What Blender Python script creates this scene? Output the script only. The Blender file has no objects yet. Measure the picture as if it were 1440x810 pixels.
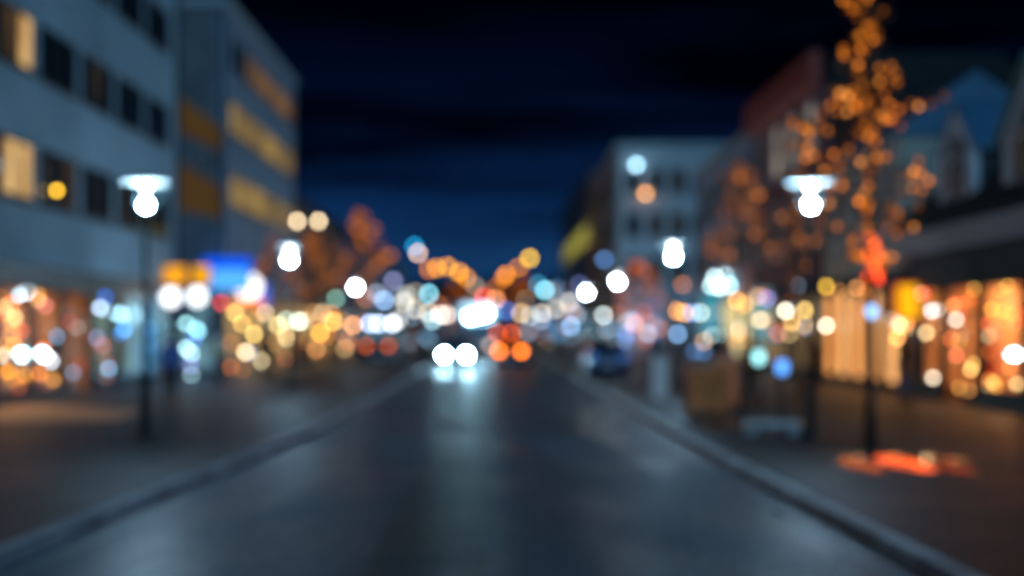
import bpy, bmesh, math, random
from mathutils import Vector, Matrix
random.seed(7)
PI = math.pi
S = bpy.context.scene
COL = S.collection

# ------------------------------------------------------------------ camera numbers
CAM_H = 1.92            # eye height above the road
FPX = 2000.0            # focal length in photograph pixels (50 mm on a 36 mm sensor)
VPX, VPY = 700.0, 460.0
FOCUS = 5.9
def P(px, py, d):
    return Vector(((px - VPX) / FPX * d, d, CAM_H + (VPY - py) / FPX * d))
def blur_px(d):
    return 30.0 * abs(1 - FOCUS / d)
def lin(c):
    return tuple(((v / 255) / 12.92 if v <= 10 else ((v / 255 + .055) / 1.055) ** 2.4) for v in c)

# ------------------------------------------------------------------ materials
MATS = {}
def nodes_of(name):
    m = bpy.data.materials.new(name); m.use_nodes = True
    return m, m.node_tree.nodes, m.node_tree.links
def mat(name, col, rough=.7, metal=0., var=.25, scale=6., bump=0., bscale=40., spec=.5, coat=0.):
    """Principled with noise variation of the base colour (dirt, wear)"""
    if name in MATS: return MATS[name]
    m, n, l = nodes_of(name)
    b = n['Principled BSDF']
    tc = n.new('ShaderNodeTexCoord')
    nz = n.new('ShaderNodeTexNoise'); nz.inputs['Scale'].default_value = scale
    nz.inputs['Detail'].default_value = 6
    l.new(tc.outputs['Object'], nz.inputs['Vector'])
    rp = n.new('ShaderNodeValToRGB')
    rp.color_ramp.elements[0].position = .3; rp.color_ramp.elements[1].position = .72
    rp.color_ramp.elements[0].color = (*[c * (1 - var) for c in col], 1)
    rp.color_ramp.elements[1].color = (*[min(1, c * (1 + var)) for c in col], 1)
    l.new(nz.outputs['Fac'], rp.inputs['Fac']); l.new(rp.outputs['Color'], b.inputs['Base Color'])
    b.inputs['Roughness'].default_value = rough; b.inputs['Metallic'].default_value = metal
    b.inputs['Specular IOR Level'].default_value = spec
    b.inputs['Coat Weight'].default_value = coat
    if bump:
        n2 = n.new('ShaderNodeTexNoise'); n2.inputs['Scale'].default_value = bscale; n2.inputs['Detail'].default_value = 4
        l.new(tc.outputs['Object'], n2.inputs['Vector'])
        bp = n.new('ShaderNodeBump'); bp.inputs['Strength'].default_value = bump; bp.inputs['Distance'].default_value = .02
        l.new(n2.outputs['Fac'], bp.inputs['Height']); l.new(bp.outputs['Normal'], b.inputs['Normal'])
    MATS[name] = m
    return m
def emat(col, strength, sample=True):
    """lamp material; col linear"""
    key = 'lamp_%.3f_%.3f_%.3f_%.2f_%d' % (*col, strength, sample)
    if key in MATS: return MATS[key]
    m, n, l = nodes_of('lamp_glow')
    for x in list(n):
        if x.type == 'BSDF_PRINCIPLED': n.remove(x)
    e = n.new('ShaderNodeEmission'); e.inputs['Color'].default_value = (*col, 1); e.inputs['Strength'].default_value = strength
    l.new(e.outputs[0], n['Material Output'].inputs['Surface'])
    m.cycles.emission_sampling = 'FRONT' if sample else 'NONE'
    MATS[key] = m
    return m
def litwin(name, c1, c2, strength, scale=1.2, zs=.5):
    """a window lit from the room behind it: curtains and furniture make uneven patches"""
    if name in MATS: return MATS[name]
    m, n, l = nodes_of(name)
    for x in list(n):
        if x.type == 'BSDF_PRINCIPLED': n.remove(x)
    tc = n.new('ShaderNodeTexCoord'); mp = n.new('ShaderNodeMapping'); mp.inputs['Scale'].default_value = (1, 1, zs)
    l.new(tc.outputs['Object'], mp.inputs['Vector'])
    nz = n.new('ShaderNodeTexNoise'); nz.inputs['Scale'].default_value = scale; nz.inputs['Detail'].default_value = 3
    l.new(mp.outputs['Vector'], nz.inputs['Vector'])
    rp = n.new('ShaderNodeValToRGB'); rp.color_ramp.elements[0].position = .38; rp.color_ramp.elements[1].position = .62
    rp.color_ramp.elements[0].color = (*c1, 1); rp.color_ramp.elements[1].color = (*c2, 1)
    l.new(nz.outputs['Fac'], rp.inputs['Fac'])
    e = n.new('ShaderNodeEmission'); e.inputs['Strength'].default_value = strength
    l.new(rp.outputs['Color'], e.inputs['Color'])
    g = n.new('ShaderNodeBsdfGlossy'); g.inputs['Roughness'].default_value = .08; g.inputs['Color'].default_value = (.06, .06, .06, 1)
    a = n.new('ShaderNodeAddShader'); l.new(e.outputs[0], a.inputs[0]); l.new(g.outputs[0], a.inputs[1])
    l.new(a.outputs[0], n['Material Output'].inputs['Surface'])
    MATS[name] = m
    return m
def glassmat(name, tint=(.9, .95, 1), refl=.07):
    if name in MATS: return MATS[name]
    m, n, l = nodes_of(name)
    for x in list(n):
        if x.type == 'BSDF_PRINCIPLED': n.remove(x)
    t = n.new('ShaderNodeBsdfTransparent'); t.inputs['Color'].default_value = (*tint, 1)
    g = n.new('ShaderNodeBsdfGlossy'); g.inputs['Roughness'].default_value = .03
    mx = n.new('ShaderNodeMixShader'); mx.inputs[0].default_value = refl
    l.new(t.outputs[0], mx.inputs[1]); l.new(g.outputs[0], mx.inputs[2])
    l.new(mx.outputs[0], n['Material Output'].inputs['Surface'])
    MATS[name] = m
    return m

M_PLASTER_BLUE = mat('pale_blue_plaster', (.46, .62, .72), .85, var=.2, scale=.35, bump=.25, bscale=25)
M_PLASTER_GREY = mat('grey_plaster', (.32, .38, .48), .85, var=.15, scale=.7, bump=.25, bscale=25)
M_OCHRE = mat('ochre_panel', (.88, .19, .02), .6, var=.15)
M_CREAM = mat('cream_render', (.58, .50, .42), .85, var=.18, scale=.8, bump=.2)
M_REDWALL = mat('dark_red_cladding', (.30, .10, .11), .8, var=.25, scale=2)
M_RED = mat('red_metal_roof', (.55, .08, .05), .6, var=.2, scale=2)
M_BLUEROOF = mat('blue_metal_roof', (.08, .20, .34), .45, var=.2, scale=2)
M_GREENROOF = mat('green_copper_roof', (.16, .30, .26), .55, var=.25, scale=2)
M_BLACKROOF = mat('black_slate_roof', (.02, .02, .023), .85, var=.3, scale=4)
M_BLUEWALL = mat('slate_blue_cladding', (.38, .46, .66), .8, var=.2, scale=1.5)
M_PALE = mat('pale_concrete', (.54, .58, .62), .85, var=.18, scale=.5, bump=.2)
M_NAVY = mat('navy_render', (.16, .26, .42), .8, var=.2, scale=.6)
M_DARKWALL = mat('dark_timber', (.045, .042, .045), .8, var=.3, scale=3)
M_TRIM = mat('white_trim', (.84, .80, .86), .55, var=.12)
M_FRAME = mat('dark_window_frame', (.03, .035, .04), .45, var=.2)
M_DGLASS = mat('dark_glass', (.012, .022, .032), .06, var=.3, scale=.4, spec=.8)
M_GLASS = glassmat('shop_glass')
M_PLINTH = mat('dark_stone_plinth', (.05, .05, .055), .6, var=.3, scale=3, bump=.2)
M_STEEL = mat('dark_green_steel', (.02, .045, .05), .4, .6, var=.25)
M_GREYSTEEL = mat('grey_steel', (.18, .19, .2), .35, .8, var=.2)
M_WHITE = mat('white_enamel', (.78, .78, .76), .35, var=.06)
M_WOOD = mat('brown_planks', (.85, .21, .05), .65, var=.4, scale=5, bump=.3)
M_ORANGE = mat('orange_paint', (.80, .19, .03), .5, var=.15)
M_BARK = mat('bark', (.10, .065, .045), .9, var=.4, scale=10, bump=.6, bscale=60)
M_LEAF = mat('autumn_leaves', (.24, .13, .05), .7, var=.5, scale=8)
M_BLACK = mat('black_rubber', (.015, .015, .016), .8, var=.3)
M_WIRE = mat('black_wire', (.012, .012, .012), .6)
M_SHOPWALL = mat('shop_inner_wall', (.50, .26, .12), .8, var=.25, scale=1.2)
M_SHOPFLOOR = mat('shop_floor', (.25, .18, .12), .4, var=.25, scale=2)
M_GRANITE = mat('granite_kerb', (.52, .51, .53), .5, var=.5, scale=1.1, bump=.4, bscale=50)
M_SKIN = mat('skin', (.50, .30, .22), .55, var=.1)

# ------------------------------------------------------------------ mesh helper
class MB:
    def __init__(s): s.bm = bmesh.new()
    def box(s, a, b):
        x0, y0, z0 = a; x1, y1, z1 = b
        v = [s.bm.verts.new(p) for p in ((x0,y0,z0),(x1,y0,z0),(x1,y1,z0),(x0,y1,z0),(x0,y0,z1),(x1,y0,z1),(x1,y1,z1),(x0,y1,z1))]
        for f in ((0,3,2,1),(4,5,6,7),(0,1,5,4),(1,2,6,5),(2,3,7,6),(3,0,4,7)): s.bm.faces.new([v[i] for i in f])
        return s
    def cbox(s, c, d): return s.box([c[i]-d[i]/2 for i in range(3)], [c[i]+d[i]/2 for i in range(3)])
    def tube(s, pts, rads, seg=10, cap=True):
        pts = [Vector(p) for p in pts]
        if not hasattr(rads, '__len__'): rads = [rads]*len(pts)
        rings = []
        for i, p in enumerate(pts):
            t = (pts[min(i+1, len(pts)-1)] - pts[max(i-1, 0)]).normalized()
            u = t.cross(Vector((0,0,1)) if abs(t.z) < .9 else Vector((1,0,0))).normalized(); w = t.cross(u)
            rings.append([s.bm.verts.new(p + (u*math.cos(2*PI*k/seg) + w*math.sin(2*PI*k/seg))*rads[i]) for k in range(seg)])
        for a, b in zip(rings, rings[1:]):
            for k in range(seg): s.bm.faces.new((a[k], a[(k+1)%seg], b[(k+1)%seg], b[k]))
        if cap:
            s.bm.faces.new(rings[0][::-1]); s.bm.faces.new(rings[-1])
        return s
    def lathe(s, prof, c=(0,0,0), seg=20, sx=1., sy=1.):
        rings = []
        for r, z in prof:
            r = max(r, .001)
            rings.append([s.bm.verts.new((c[0]+r*sx*math.cos(2*PI*k/seg), c[1]+r*sy*math.sin(2*PI*k/seg), c[2]+z)) for k in range(seg)])
        for a, b in zip(rings, rings[1:]):
            for k in range(seg): s.bm.faces.new((a[k], a[(k+1)%seg], b[(k+1)%seg], b[k]))
        s.bm.faces.new(rings[0][::-1]); s.bm.faces.new(rings[-1])
        return s
    def ball(s, c, r, seg=12, sz=1.):
        n = seg//2
        return s.lathe([(r*math.sin(PI*i/n), -r*sz*math.cos(PI*i/n)) for i in range(n+1)], c, seg)
    def prism(s, poly, axis, a, b):
        """poly of 2-D points extruded along axis from a to b"""
        def mk(p, t):
            return (t, p[0], p[1]) if axis == 'x' else ((p[0], t, p[1]) if axis == 'y' else (p[0], p[1], t))
        A = [s.bm.verts.new(mk(p, a)) for p in poly]; B = [s.bm.verts.new(mk(p, b)) for p in poly]
        n = len(poly)
        s.bm.faces.new(A); s.bm.faces.new(B[::-1])
        for i in range(n): s.bm.faces.new((A[i], B[i], B[(i+1)%n], A[(i+1)%n]))
        return s
    def quad(s, pts):
        s.bm.faces.new([s.bm.verts.new(p) for p in pts]); return s
    def build(s, name, m, parent=None, bevel=0., smooth=False, loc=None):
        bmesh.ops.recalc_face_normals(s.bm, faces=s.bm.faces)
        me = bpy.data.meshes.new(name); s.bm.to_mesh(me); s.bm.free()
        me.materials.append(m)
        if smooth:
            for p in me.polygons: p.use_smooth = True
        o = bpy.data.objects.new(name, me); COL.objects.link(o)
        if parent is not None: o.parent = parent
        if loc is not None: o.location = loc
        if bevel:
            b = o.modifiers.new('bevel', 'BEVEL'); b.width = bevel; b.segments = 2; b.limit_method = 'ANGLE'
        return o
def tag(o, label, cat, group=None):
    o['label'] = label; o['category'] = cat
    if group: o['group'] = group
    return o
def thing(name, label, cat, loc=(0,0,0), rz=0., group=None):
    o = bpy.data.objects.new(name, None); COL.objects.link(o)
    o.location = loc; o.rotation_euler = (0,0,rz); o.empty_display_size = .2
    return tag(o, label, cat, group)
def struct(name, mb, m):
    o = mb.build(name, m); o['kind'] = 'structure'; return o
def copy_tree(o, parent=None):
    c = o.copy(); COL.objects.link(c)
    if parent is not None: c.parent = parent
    for ch in list(o.children): copy_tree(ch, c)
    return c

# ------------------------------------------------------------------ lamps fixed to a thing (bulbs behind the blur)
BALL = {}
def ballmesh(material, seg=12):
    k = (material.name, seg)
    if k not in BALL:
        o = MB().ball((0,0,0), 1., seg).build('bulb', material, smooth=True)
        BALL[k] = o.data; bpy.data.objects.remove(o)
    return BALL[k]
def peak_mat(rgb, d, r, gain=1., sample=False):
    """radiance that gives a defocused disc of colour rgb for a bulb of radius r at distance d"""
    a = 2*r/d*FPX; c = blur_px(d)
    k = max(1., (c/a)**2)*gain
    L = lin(rgb)
    return emat(tuple(round(v, 3) for v in L), round(k, 1), sample)
def lamp(owner, px, py, d, rgb, r=None, gain=1., name='wall_lamp', housing=True, sample=False):
    """a small globe lamp of owner"""
    if r is None: r = max(.05, d*6.5/2/FPX)
    else: r = min(r, max(.05, d*6.5/2/FPX))
    p = P(px, py, d)
    m = peak_mat(rgb, d, r, gain, sample)
    o = bpy.data.objects.new(name, ballmesh(m)); COL.objects.link(o)
    o.parent = owner; o.location = p - (owner.matrix_basis.translation if owner else Vector()); o.scale = (r, r, r)
    if housing:
        h = MB().lathe([(.25, .86), (.55, .9), (.6, 1.25), (.2, 1.4)], seg=10).build('cap', M_FRAME, o)
    return o

# ------------------------------------------------------------------ ground
gm, n, l = nodes_of('wet_asphalt')
b = n['Principled BSDF']
tc = n.new('ShaderNodeTexCoord')
n1 = n.new('ShaderNodeTexNoise'); n1.inputs['Scale'].default_value = .35; n1.inputs['Detail'].default_value = 5
n2 = n.new('ShaderNodeTexNoise'); n2.inputs['Scale'].default_value = 7; n2.inputs['Detail'].default_value = 6
n3 = n.new('ShaderNodeTexVoronoi'); n3.inputs['Scale'].default_value = 70
for q in (n2, n3): l.new(tc.outputs['Object'], q.inputs['Vector'])
mpz = n.new('ShaderNodeMapping'); mpz.inputs['Scale'].default_value = (2.2, .7, 1)   # worn wheel tracks run along the street
l.new(tc.outputs['Object'], mpz.inputs['Vector']); l.new(mpz.outputs['Vector'], n1.inputs['Vector'])
cr = n.new('ShaderNodeValToRGB'); cr.color_ramp.elements[0].color = (.032, .048, .068, 1); cr.color_ramp.elements[1].color = (.115, .155, .21, 1)
cr.color_ramp.elements[0].position = .38; cr.color_ramp.elements[1].position = .62
mxx = n.new('ShaderNodeMath'); mxx.operation = 'ADD'; m05 = n.new('ShaderNodeMath'); m05.operation = 'MULTIPLY'; m05.inputs[1].default_value = .5
l.new(n1.outputs['Fac'], mxx.inputs[0]); l.new(n2.outputs['Fac'], mxx.inputs[1]); l.new(mxx.outputs[0], m05.inputs[0])
l.new(m05.outputs[0], cr.inputs['Fac']); l.new(cr.outputs['Color'], b.inputs['Base Color'])
rr = n.new('ShaderNodeMapRange'); rr.inputs['From Min'].default_value = .3; rr.inputs['From Max'].default_value = .7
rr.inputs['To Min'].default_value = .26; rr.inputs['To Max'].default_value = .60
l.new(n1.outputs['Fac'], rr.inputs['Value']); l.new(rr.outputs[0], b.inputs['Roughness'])
bp = n.new('ShaderNodeBump'); bp.inputs['Strength'].default_value = .2; bp.inputs['Distance'].default_value = .006
l.new(n3.outputs['Distance'], bp.inputs['Height']); l.new(bp.outputs['Normal'], b.inputs['Normal'])
M_ROAD = gm
def paving(name, c1, c2, mortar, rough):
    m, n, l = nodes_of(name)
    b = n['Principled BSDF']; tc = n.new('ShaderNodeTexCoord')
    br = n.new('ShaderNodeTexBrick'); br.inputs['Scale'].default_value = 1.; br.inputs['Brick Width'].default_value = .5; br.inputs['Row Height'].default_value = .5
    br.inputs['Mortar Size'].default_value = .012
    br.inputs['Color1'].default_value = (*c1, 1); br.inputs['Color2'].default_value = (*c2, 1); br.inputs['Mortar'].default_value = (*mortar, 1)
    l.new(tc.outputs['Object'], br.inputs['Vector'])
    nz = n.new('ShaderNodeTexNoise'); nz.inputs['Scale'].default_value = .8; nz.inputs['Detail'].default_value = 6
    l.new(tc.outputs['Object'], nz.inputs['Vector'])
    mx = n.new('ShaderNodeMix'); mx.data_type = 'RGBA'; mx.blend_type = 'MULTIPLY'; mx.inputs[0].default_value = .8
    rp = n.new('ShaderNodeValToRGB'); rp.color_ramp.elements[0].color = (.45, .45, .45, 1); rp.color_ramp.elements[0].position = .3; rp.color_ramp.elements[1].position = .7
    l.new(nz.outputs['Fac'], rp.inputs['Fac']); l.new(br.outputs['Color'], mx.inputs[6]); l.new(rp.outputs['Color'], mx.inputs[7])
    l.new(mx.outputs[2], b.inputs['Base Color'])
    mr = n.new('ShaderNodeMapRange'); mr.inputs['To Min'].default_value = rough-.15; mr.inputs['To Max'].default_value = rough+.15
    l.new(nz.outputs['Fac'], mr.inputs['Value']); l.new(mr.outputs[0], b.inputs['Roughness'])
    bp = n.new('ShaderNodeBump'); bp.inputs['Strength'].default_value = .4; bp.inputs['Distance'].default_value = .01
    l.new(br.outputs['Fac'], bp.inputs['Height']); bp.invert = True; l.new(bp.outputs['Normal'], b.inputs['Normal'])
    return m
M_PAVE = paving('concrete_flags', (.030, .038, .052), (.023, .030, .042), (.02, .02, .02), .5)
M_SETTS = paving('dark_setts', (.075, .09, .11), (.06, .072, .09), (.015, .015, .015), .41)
KL, KR = -3.35, 3.02
struct('ground', MB().quad([(-600,-60,-.02),(600,-60,-.02),(600,900,-.02),(-600,900,-.02)]), mat('ground_soil', (.03,.03,.032), .9))
def kx(side, y):      # kerb line: the carriageway widens towards the junction behind the viewer
    return KL+.12 - max(0, 25-y)*.052 if side < 0 else KR-.06 + max(0, 25-y)*.024
struct('road', MB().quad([(kx(-1,-8)-.05,-8,0),(kx(1,-8)+.05,-8,0),(kx(1,25)+.05,25,0),(kx(1,420)+.05,420,0),(kx(-1,420)-.05,420,0),(kx(-1,25)-.05,25,0)]), M_ROAD)
KW = .22
struct('pavement', MB().prism([(-40,-8),(kx(-1,-8)-KW-.003,-8),(kx(-1,25)-KW-.003,25),(kx(-1,420)-KW-.003,420),(-40,420)], 'z', -.015, .12), M_PAVE)
struct('pavement', MB().prism([(40,-8),(kx(1,-8)+KW+.003,-8),(kx(1,25)+KW+.003,25),(kx(1,420)+KW+.003,420),(40,420)], 'z', -.015, .12), M_PAVE)
def kerb(side, m):
    b_ = MB(); y = -8.
    while y < 420:
        L = 1. if y < 160 else 20.
        a, c = kx(side, y+.006), kx(side, y+L-.006); k = side*KW
        b_.prism([(a, y+.006), (a+k, y+.006), (c+k, y+L-.006), (c, y+L-.006)], 'z', -.015, .128); y += L
    o = b_.build('kerb', m, bevel=.015); o['kind'] = 'structure'
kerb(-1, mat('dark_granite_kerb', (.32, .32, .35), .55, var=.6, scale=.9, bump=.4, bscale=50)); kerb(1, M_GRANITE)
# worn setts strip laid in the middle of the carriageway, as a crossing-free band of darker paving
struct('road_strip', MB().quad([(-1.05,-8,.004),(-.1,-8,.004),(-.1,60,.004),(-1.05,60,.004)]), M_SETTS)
# gutter lines
M_GUTTER = mat('gutter_stone', (.13,.155,.19), .4, var=.4, scale=5, bump=.3)
for sd in (-1, 1):
    q = [(kx(sd, y)-sd*.03, y, .004) for y in (-8, 25, 200)] + [(kx(sd, y)-sd*.33, y, .004) for y in (200, 25, -8)]
    struct('gutter', MB().quad(q), M_GUTTER)
SPILL = mat('painted_warm_spill', (.60,.36,.20), .6, var=.2, scale=2)  # tan sheet: the shop's warm light spill painted onto the pavement
struct('spill_patch', MB().quad([(-11.2,26.6,.1245),(-7.3,27.2,.1245),(-7.6,30.5,.1245),(-11.2,33.5,.1245)]), SPILL)
M_WATER = mat('puddle_water', (.015, .016, .018), .06, var=.1, spec=.6)
def puddle(cx, cy, rx, ry, z, seed):
    rnd = random.Random(seed); pts = []
    ph = [rnd.uniform(0, 6.28) for _ in range(4)]
    for k in range(40):
        a = 2*PI*k/40; r = 1 + .16*math.sin(2*a+ph[0]) + .1*math.sin(3*a+ph[1]) + .06*math.sin(5*a+ph[2])
        pts.append((cx+rx*r*math.cos(a), cy+ry*r*math.sin(a), z))
    m = MB(); m.quad(pts); return struct('puddle', m, M_WATER)
puddle(4.75, 26.4, .9, .8, .1245, 3)
puddle(5.6, 19.5, .85, .5, .1245, 5)

# ------------------------------------------------------------------ buildings
def facade(side, X, y0, y1, z0, z1, rows, t=.35):
    """wall running along the street with real openings. rows: (zb, zt, [(ya, yb), ...])"""
    m = MB(); xa, xb = (X - t, X) if side < 0 else (X, X + t)
    z = z0
    for zb, zt, wins in sorted(rows):
        m.box((xa, y0, z), (xb, y1, zb)); y = y0
        for a, b in sorted(wins):
            m.box((xa, y, zb), (xb, a, zt)); y = b
        m.box((xa, y, zb), (xb, y1, zt)); z = zt
    m.box((xa, y0, z), (xb, y1, z1))
    return m
def window(parent, side, X, ya, yb, zb, zt, panemat, mull=1, framemat=None, fw=.07, mw=.03, name='window', sill=True, transom=False):
    f = MB(); s = 1 if side < 0 else -1        # s points to the street
    x0 = X - s*.12; x1 = X + s*.008
    lo, hi = min(x0, x1), max(x0, x1)
    f.box((lo, ya, zb), (hi, ya+fw, zt)); f.box((lo, yb-fw, zb), (hi, yb, zt))
    f.box((lo, ya+fw, zb), (hi, yb-fw, zb+fw)); f.box((lo, ya+fw, zt-fw), (hi, yb-fw, zt))
    for k in range(mull):
        y = ya + (yb-ya)*(k+1)/(mull+1)
        f.box((lo+.02, y-mw, zb+fw), (hi-.02, y+mw, zt-fw))
    if transom:
        f.box((lo+.03, ya+fw, zt-(zt-zb)*.3-.03), (hi-.03, yb-fw, zt-(zt-zb)*.3+.03))
    o = f.build(name, framemat or M_FRAME, parent)
    xm = X - s*.03
    if isinstance(panemat, list):
        q = (yb-ya-.04)/len(panemat)
        for k, pm in enumerate(panemat): MB().box((xm-.006, ya+.02+q*k, zb+.02), (xm+.006, ya+.02+q*(k+1)-.002, zt-.02)).build('pane', pm, o)
    else: MB().box((xm-.006, ya+.02, zb+.02), (xm+.006, yb-.02, zt-.02)).build('pane', panemat, o)
    if sill:
        xs = (X-s*.05, X+s*.07)
        MB().box((min(xs), ya-.06, zb-.07), (max(xs), yb+.06, zb-.004)).build('sill', framemat or M_FRAME, o)
    return o
def shell(parent, side, X, y0, y1, h, depth, m, zbase=0., t=.35, back=True):
    """end walls, back wall of the block"""
    xi = X + (-t if side < 0 else t); xo = X + (-depth if side < 0 else depth)
    lo, hi = min(xi, xo), max(xi, xo)
    w = MB()
    w.box((lo, y0, zbase), (hi, y0+.3, h)); w.box((lo, y1-.3, zbase), (hi, y1, h))
    xb = (xo, xo+.3) if side < 0 else (xo-.3, xo)
    w.box((xb[0], y0+.3, zbase), (xb[1], y1-.3, h))
    return w.build('wall', m, parent)
def flat_roof(parent, side, X, y0, y1, h, depth, m, over=.25):
    xo = X + (-depth if side < 0 else depth); xs = X + (over if side < 0 else -over)
    r = MB().box((min(xo, xs), y0-.15, h+.003), (max(xo, xs), y1+.15, h+.35))
    return r.build('roof', m, parent, bevel=.03)
def shop_bays(parent, side, X, y0, y1, ztop, n, framemat, panemat, plinth=.45, door_bay=None, post=.14, transom=.55):
    """glazed shop front: plinth, posts, transom, panes, a door"""
    s = 1 if side < 0 else -1
    xa, xb = sorted((X - s*.2, X + s*.02))
    w = (y1-y0)/n
    for k in range(n+1):
        y = y0 + k*w; MB().box((xa, max(y0, y-post/2), .12), (xb, min(y1, y+post/2), ztop)).build('shop_post', framemat, parent)
    for k in range(n):
        a, b = y0+k*w+post/2, y0+(k+1)*w-post/2
        xm = X - s*.03
        if k == door_bay:
            d = MB(); dw = min(1.0, b-a)
            d.box((xm-.03, a, .14), (xm+.03, a+.1, 2.3)); d.box((xm-.03, a+dw-.1, .14), (xm+.03, a+dw, 2.3))
            d.box((xm-.03, a+.1, .14), (xm+.03, a+dw-.1, .4)); d.box((xm-.03, a+.1, 2.2), (xm+.03, a+dw-.1, 2.3))
            do = d.build('door', framemat, parent)
            MB().box((xm-.005, a+.1, .4), (xm+.005, a+dw-.1, 2.2)).build('pane', panemat, do)
            MB().tube([(xm+s*.09, a+dw-.18, .95), (xm+s*.09, a+dw-.18, 1.45)], .018).build('handle', M_GREYSTEEL, do)
            o = MB().box((xm-.005, a+dw, .14), (xm+.005, b, ztop-transom)).build('shop_window', panemat, parent)
        else:
            MB().box((xa, a, .12), (xb, b, plinth)).build('plinth', M_PLINTH, parent)
            o = MB().box((xm-.006, a, plinth+.06), (xm+.006, b, ztop-transom)).build('shop_window', panemat, parent)
            MB().box((xa+.02, a, plinth), (xb+.03, b, plinth+.06)).build('sill', framemat, o)
        MB().box((xa+.02, a, ztop-transom+.08), (xb-.02, b, ztop)).build('transom_panel', framemat, parent)
        MB().box((xa+.01, a, ztop-transom), (xb-.01, b, ztop-transom+.08)).build('transom_bar', framemat, parent)

WARM1 = litwin('lit_warm_curtain', (.55,.30,.10), (.95,.60,.24), .95, 1.0)
WARM2 = litwin('lit_amber_office', (.16,.10,.03), (.62,.38,.09), .95, .9)
WARM2B = litwin('lit_orange_office', (.14,.065,.02), (.42,.20,.045), .8, .9)
DIMROOM = litwin('dim_room', (.006,.012,.018), (.05,.04,.03), .6, 1.4)
YELLOWROOM = litwin('yellow_office', (.30,.26,.03), (.62,.55,.11), 1.1, .5)

# ---- left office block with window bands
L1 = thing('office_building', 'pale blue office block with long window bands above a row of bright shops', 'building', (0,0,0))
XL1, a0, a1 = -11.4, 12.0, 50.4
piers = []
y = 35.35-3.6*6
while y + 3.2 < a1: piers.append((y, y+3.12)); y += 3.6
rows = [(5.0,6.4,piers), (8.15,9.5,piers), (11.4,12.75,piers)]
facade(-1, XL1, a0, a1, 3.45, 15.2, rows).build('wall', M_PLASTER_BLUE, L1)
shell(L1, -1, XL1, a0, a1, 15.2, 13, M_PLASTER_BLUE)
MB().tube([(-11.28,a1-.25,.12),(-11.28,a1-.25,15.1)], .07, 8).build('downpipe', M_FRAME, L1)
flat_roof(L1, -1, XL1, a0, a1, 15.2, 13, M_PALE)
for ri, (zb, zt, ws) in enumerate(rows):
    for k, (ya, yb) in enumerate(ws):
        lit = DIMROOM if (k*7+ri*3) % 4 == 0 else M_DGLASS
        dimc = litwin('dim_curtain', (.02,.014,.01), (.09,.055,.03), .8, 1.2)
        pm = [M_DGLASS, lit, M_DGLASS]
        if ri == 0 and 31 < ya < 32: pm = [M_DGLASS, WARM1, WARM1]
        if ri == 1 and 31 < ya < 32: pm = [DIMROOM, dimc, WARM1]
        if ri == 0 and 35 < ya < 36: pm = [DIMROOM, M_DGLASS, dimc]
        window(L1, -1, XL1, ya, yb, zb, zt, pm, mull=2, mw=.12)
# interior of the shops
MB().box((-16.5,a0+.3,3.1),(-11.78,a1-.3,3.3)).build('shop_ceiling', M_SHOPWALL, L1)
MB().box((-16.7,a0+.3,.1),(-16.5,a1-.3,3.1)).build('shop_wall', M_SHOPWALL, L1)
MB().box((-16.5,a0+.3,.105),(-11.7,a1-.3,.135)).build('shop_floor', M_SHOPFLOOR, L1)
for yy in (28.4, 33.2, 41.0, 45.4): MB().box((-16.5,yy-.08,.135),(-11.75,yy+.08,3.1)).build('partition', M_SHOPWALL, L1)  # nearest one added to keep warm shop light off the near pavement
shop_bays(L1, -1, XL1, a0+.05, a1-.05, 3.44, 15, M_FRAME, M_GLASS, .35, door_bay=10, transom=.6)
MB().box((-11.4+.003, a0, 3.0),(-11.1, 42, 3.42)).build('fascia', M_FRAME, L1, bevel=.02)
for (yy, c, st) in ((29.9,(1,.55,.22),9),(31.8,(1,.50,.18),20),(35.,(1,.72,.45),12),(38.5,(1,.6,.35),14),(43.2,(.2,.62,1),24),(47.8,(.25,.65,1),22)):
    MB().box((-15.4,yy-.9,3.03),(-13.2,yy+.9,3.09)).build('ceiling_lamp', emat(c, st), L1)
# upright pale blue lit panel at the corner shop
MB().box((-11.35,44.0,.5),(-11.3,44.7,2.9)).build('light_panel', litwin('pale_blue_panel', (.05,.22,.38),(.32,.60,.70), .75, 1.), L1)
MB().box((-11.35,47.0,.4),(-11.3,48.4,2.9)).build('light_panel', MATS['pale_blue_panel'], L1)

# ---- second left building, ochre panels, lit bands
L2 = thing('office_building', 'grey blue office block with ochre end panels and three amber lit window bands', 'building')
XL2, b0, b1 = -10.3, 54.0, 72.0
offs = [(b0+.9+1.9*k, b0+.9+1.9*k+1.45) for k in range(9)]
r2 = [(6.6,7.9,offs),(9.4,10.7,offs),(12.0,13.2,offs)]
facade(-1, XL2, b0, b1, 3.6, 14.1, r2).build('wall', M_PLASTER_GREY, L2)
shell(L2, -1, XL2, b0, b1, 14.1, 12, mat('dark_grey_plaster', (.20,.20,.22), .85, var=.3, scale=.5, bump=.25, bscale=25))  # end and back walls darker and greyer than the street front
MB().tube([(-10.42,b0-.14,.12),(-10.42,b0-.14,14.05)], .06, 8).build('downpipe', M_FRAME, L2)
flat_roof(L2, -1, XL2, b0, b1, 14.1, 12, M_PALE, .12)
for ri, (zb, zt, ws) in enumerate(r2):
    for k, (ya, yb) in enumerate(ws):
        pm = WARM2 if ri < 2 else WARM2B
        if ri == 2 and k < 2: pm = M_DGLASS
        window(L2, -1, XL2, ya, yb, zb, zt, pm, mull=1)
def wallpt(px, py): q = P(px, py, 54); return (q.x, q.z)
for poly in ([(250,134),(316,183),(316,216),(250,184)], [(250,227.3),(316,266),(316,308),(250,294)]):
    MB().prism([wallpt(*q) for q in poly], 'y', b0-.04, b0-.003).build('ochre_panel', M_OCHRE, L2)
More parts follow.
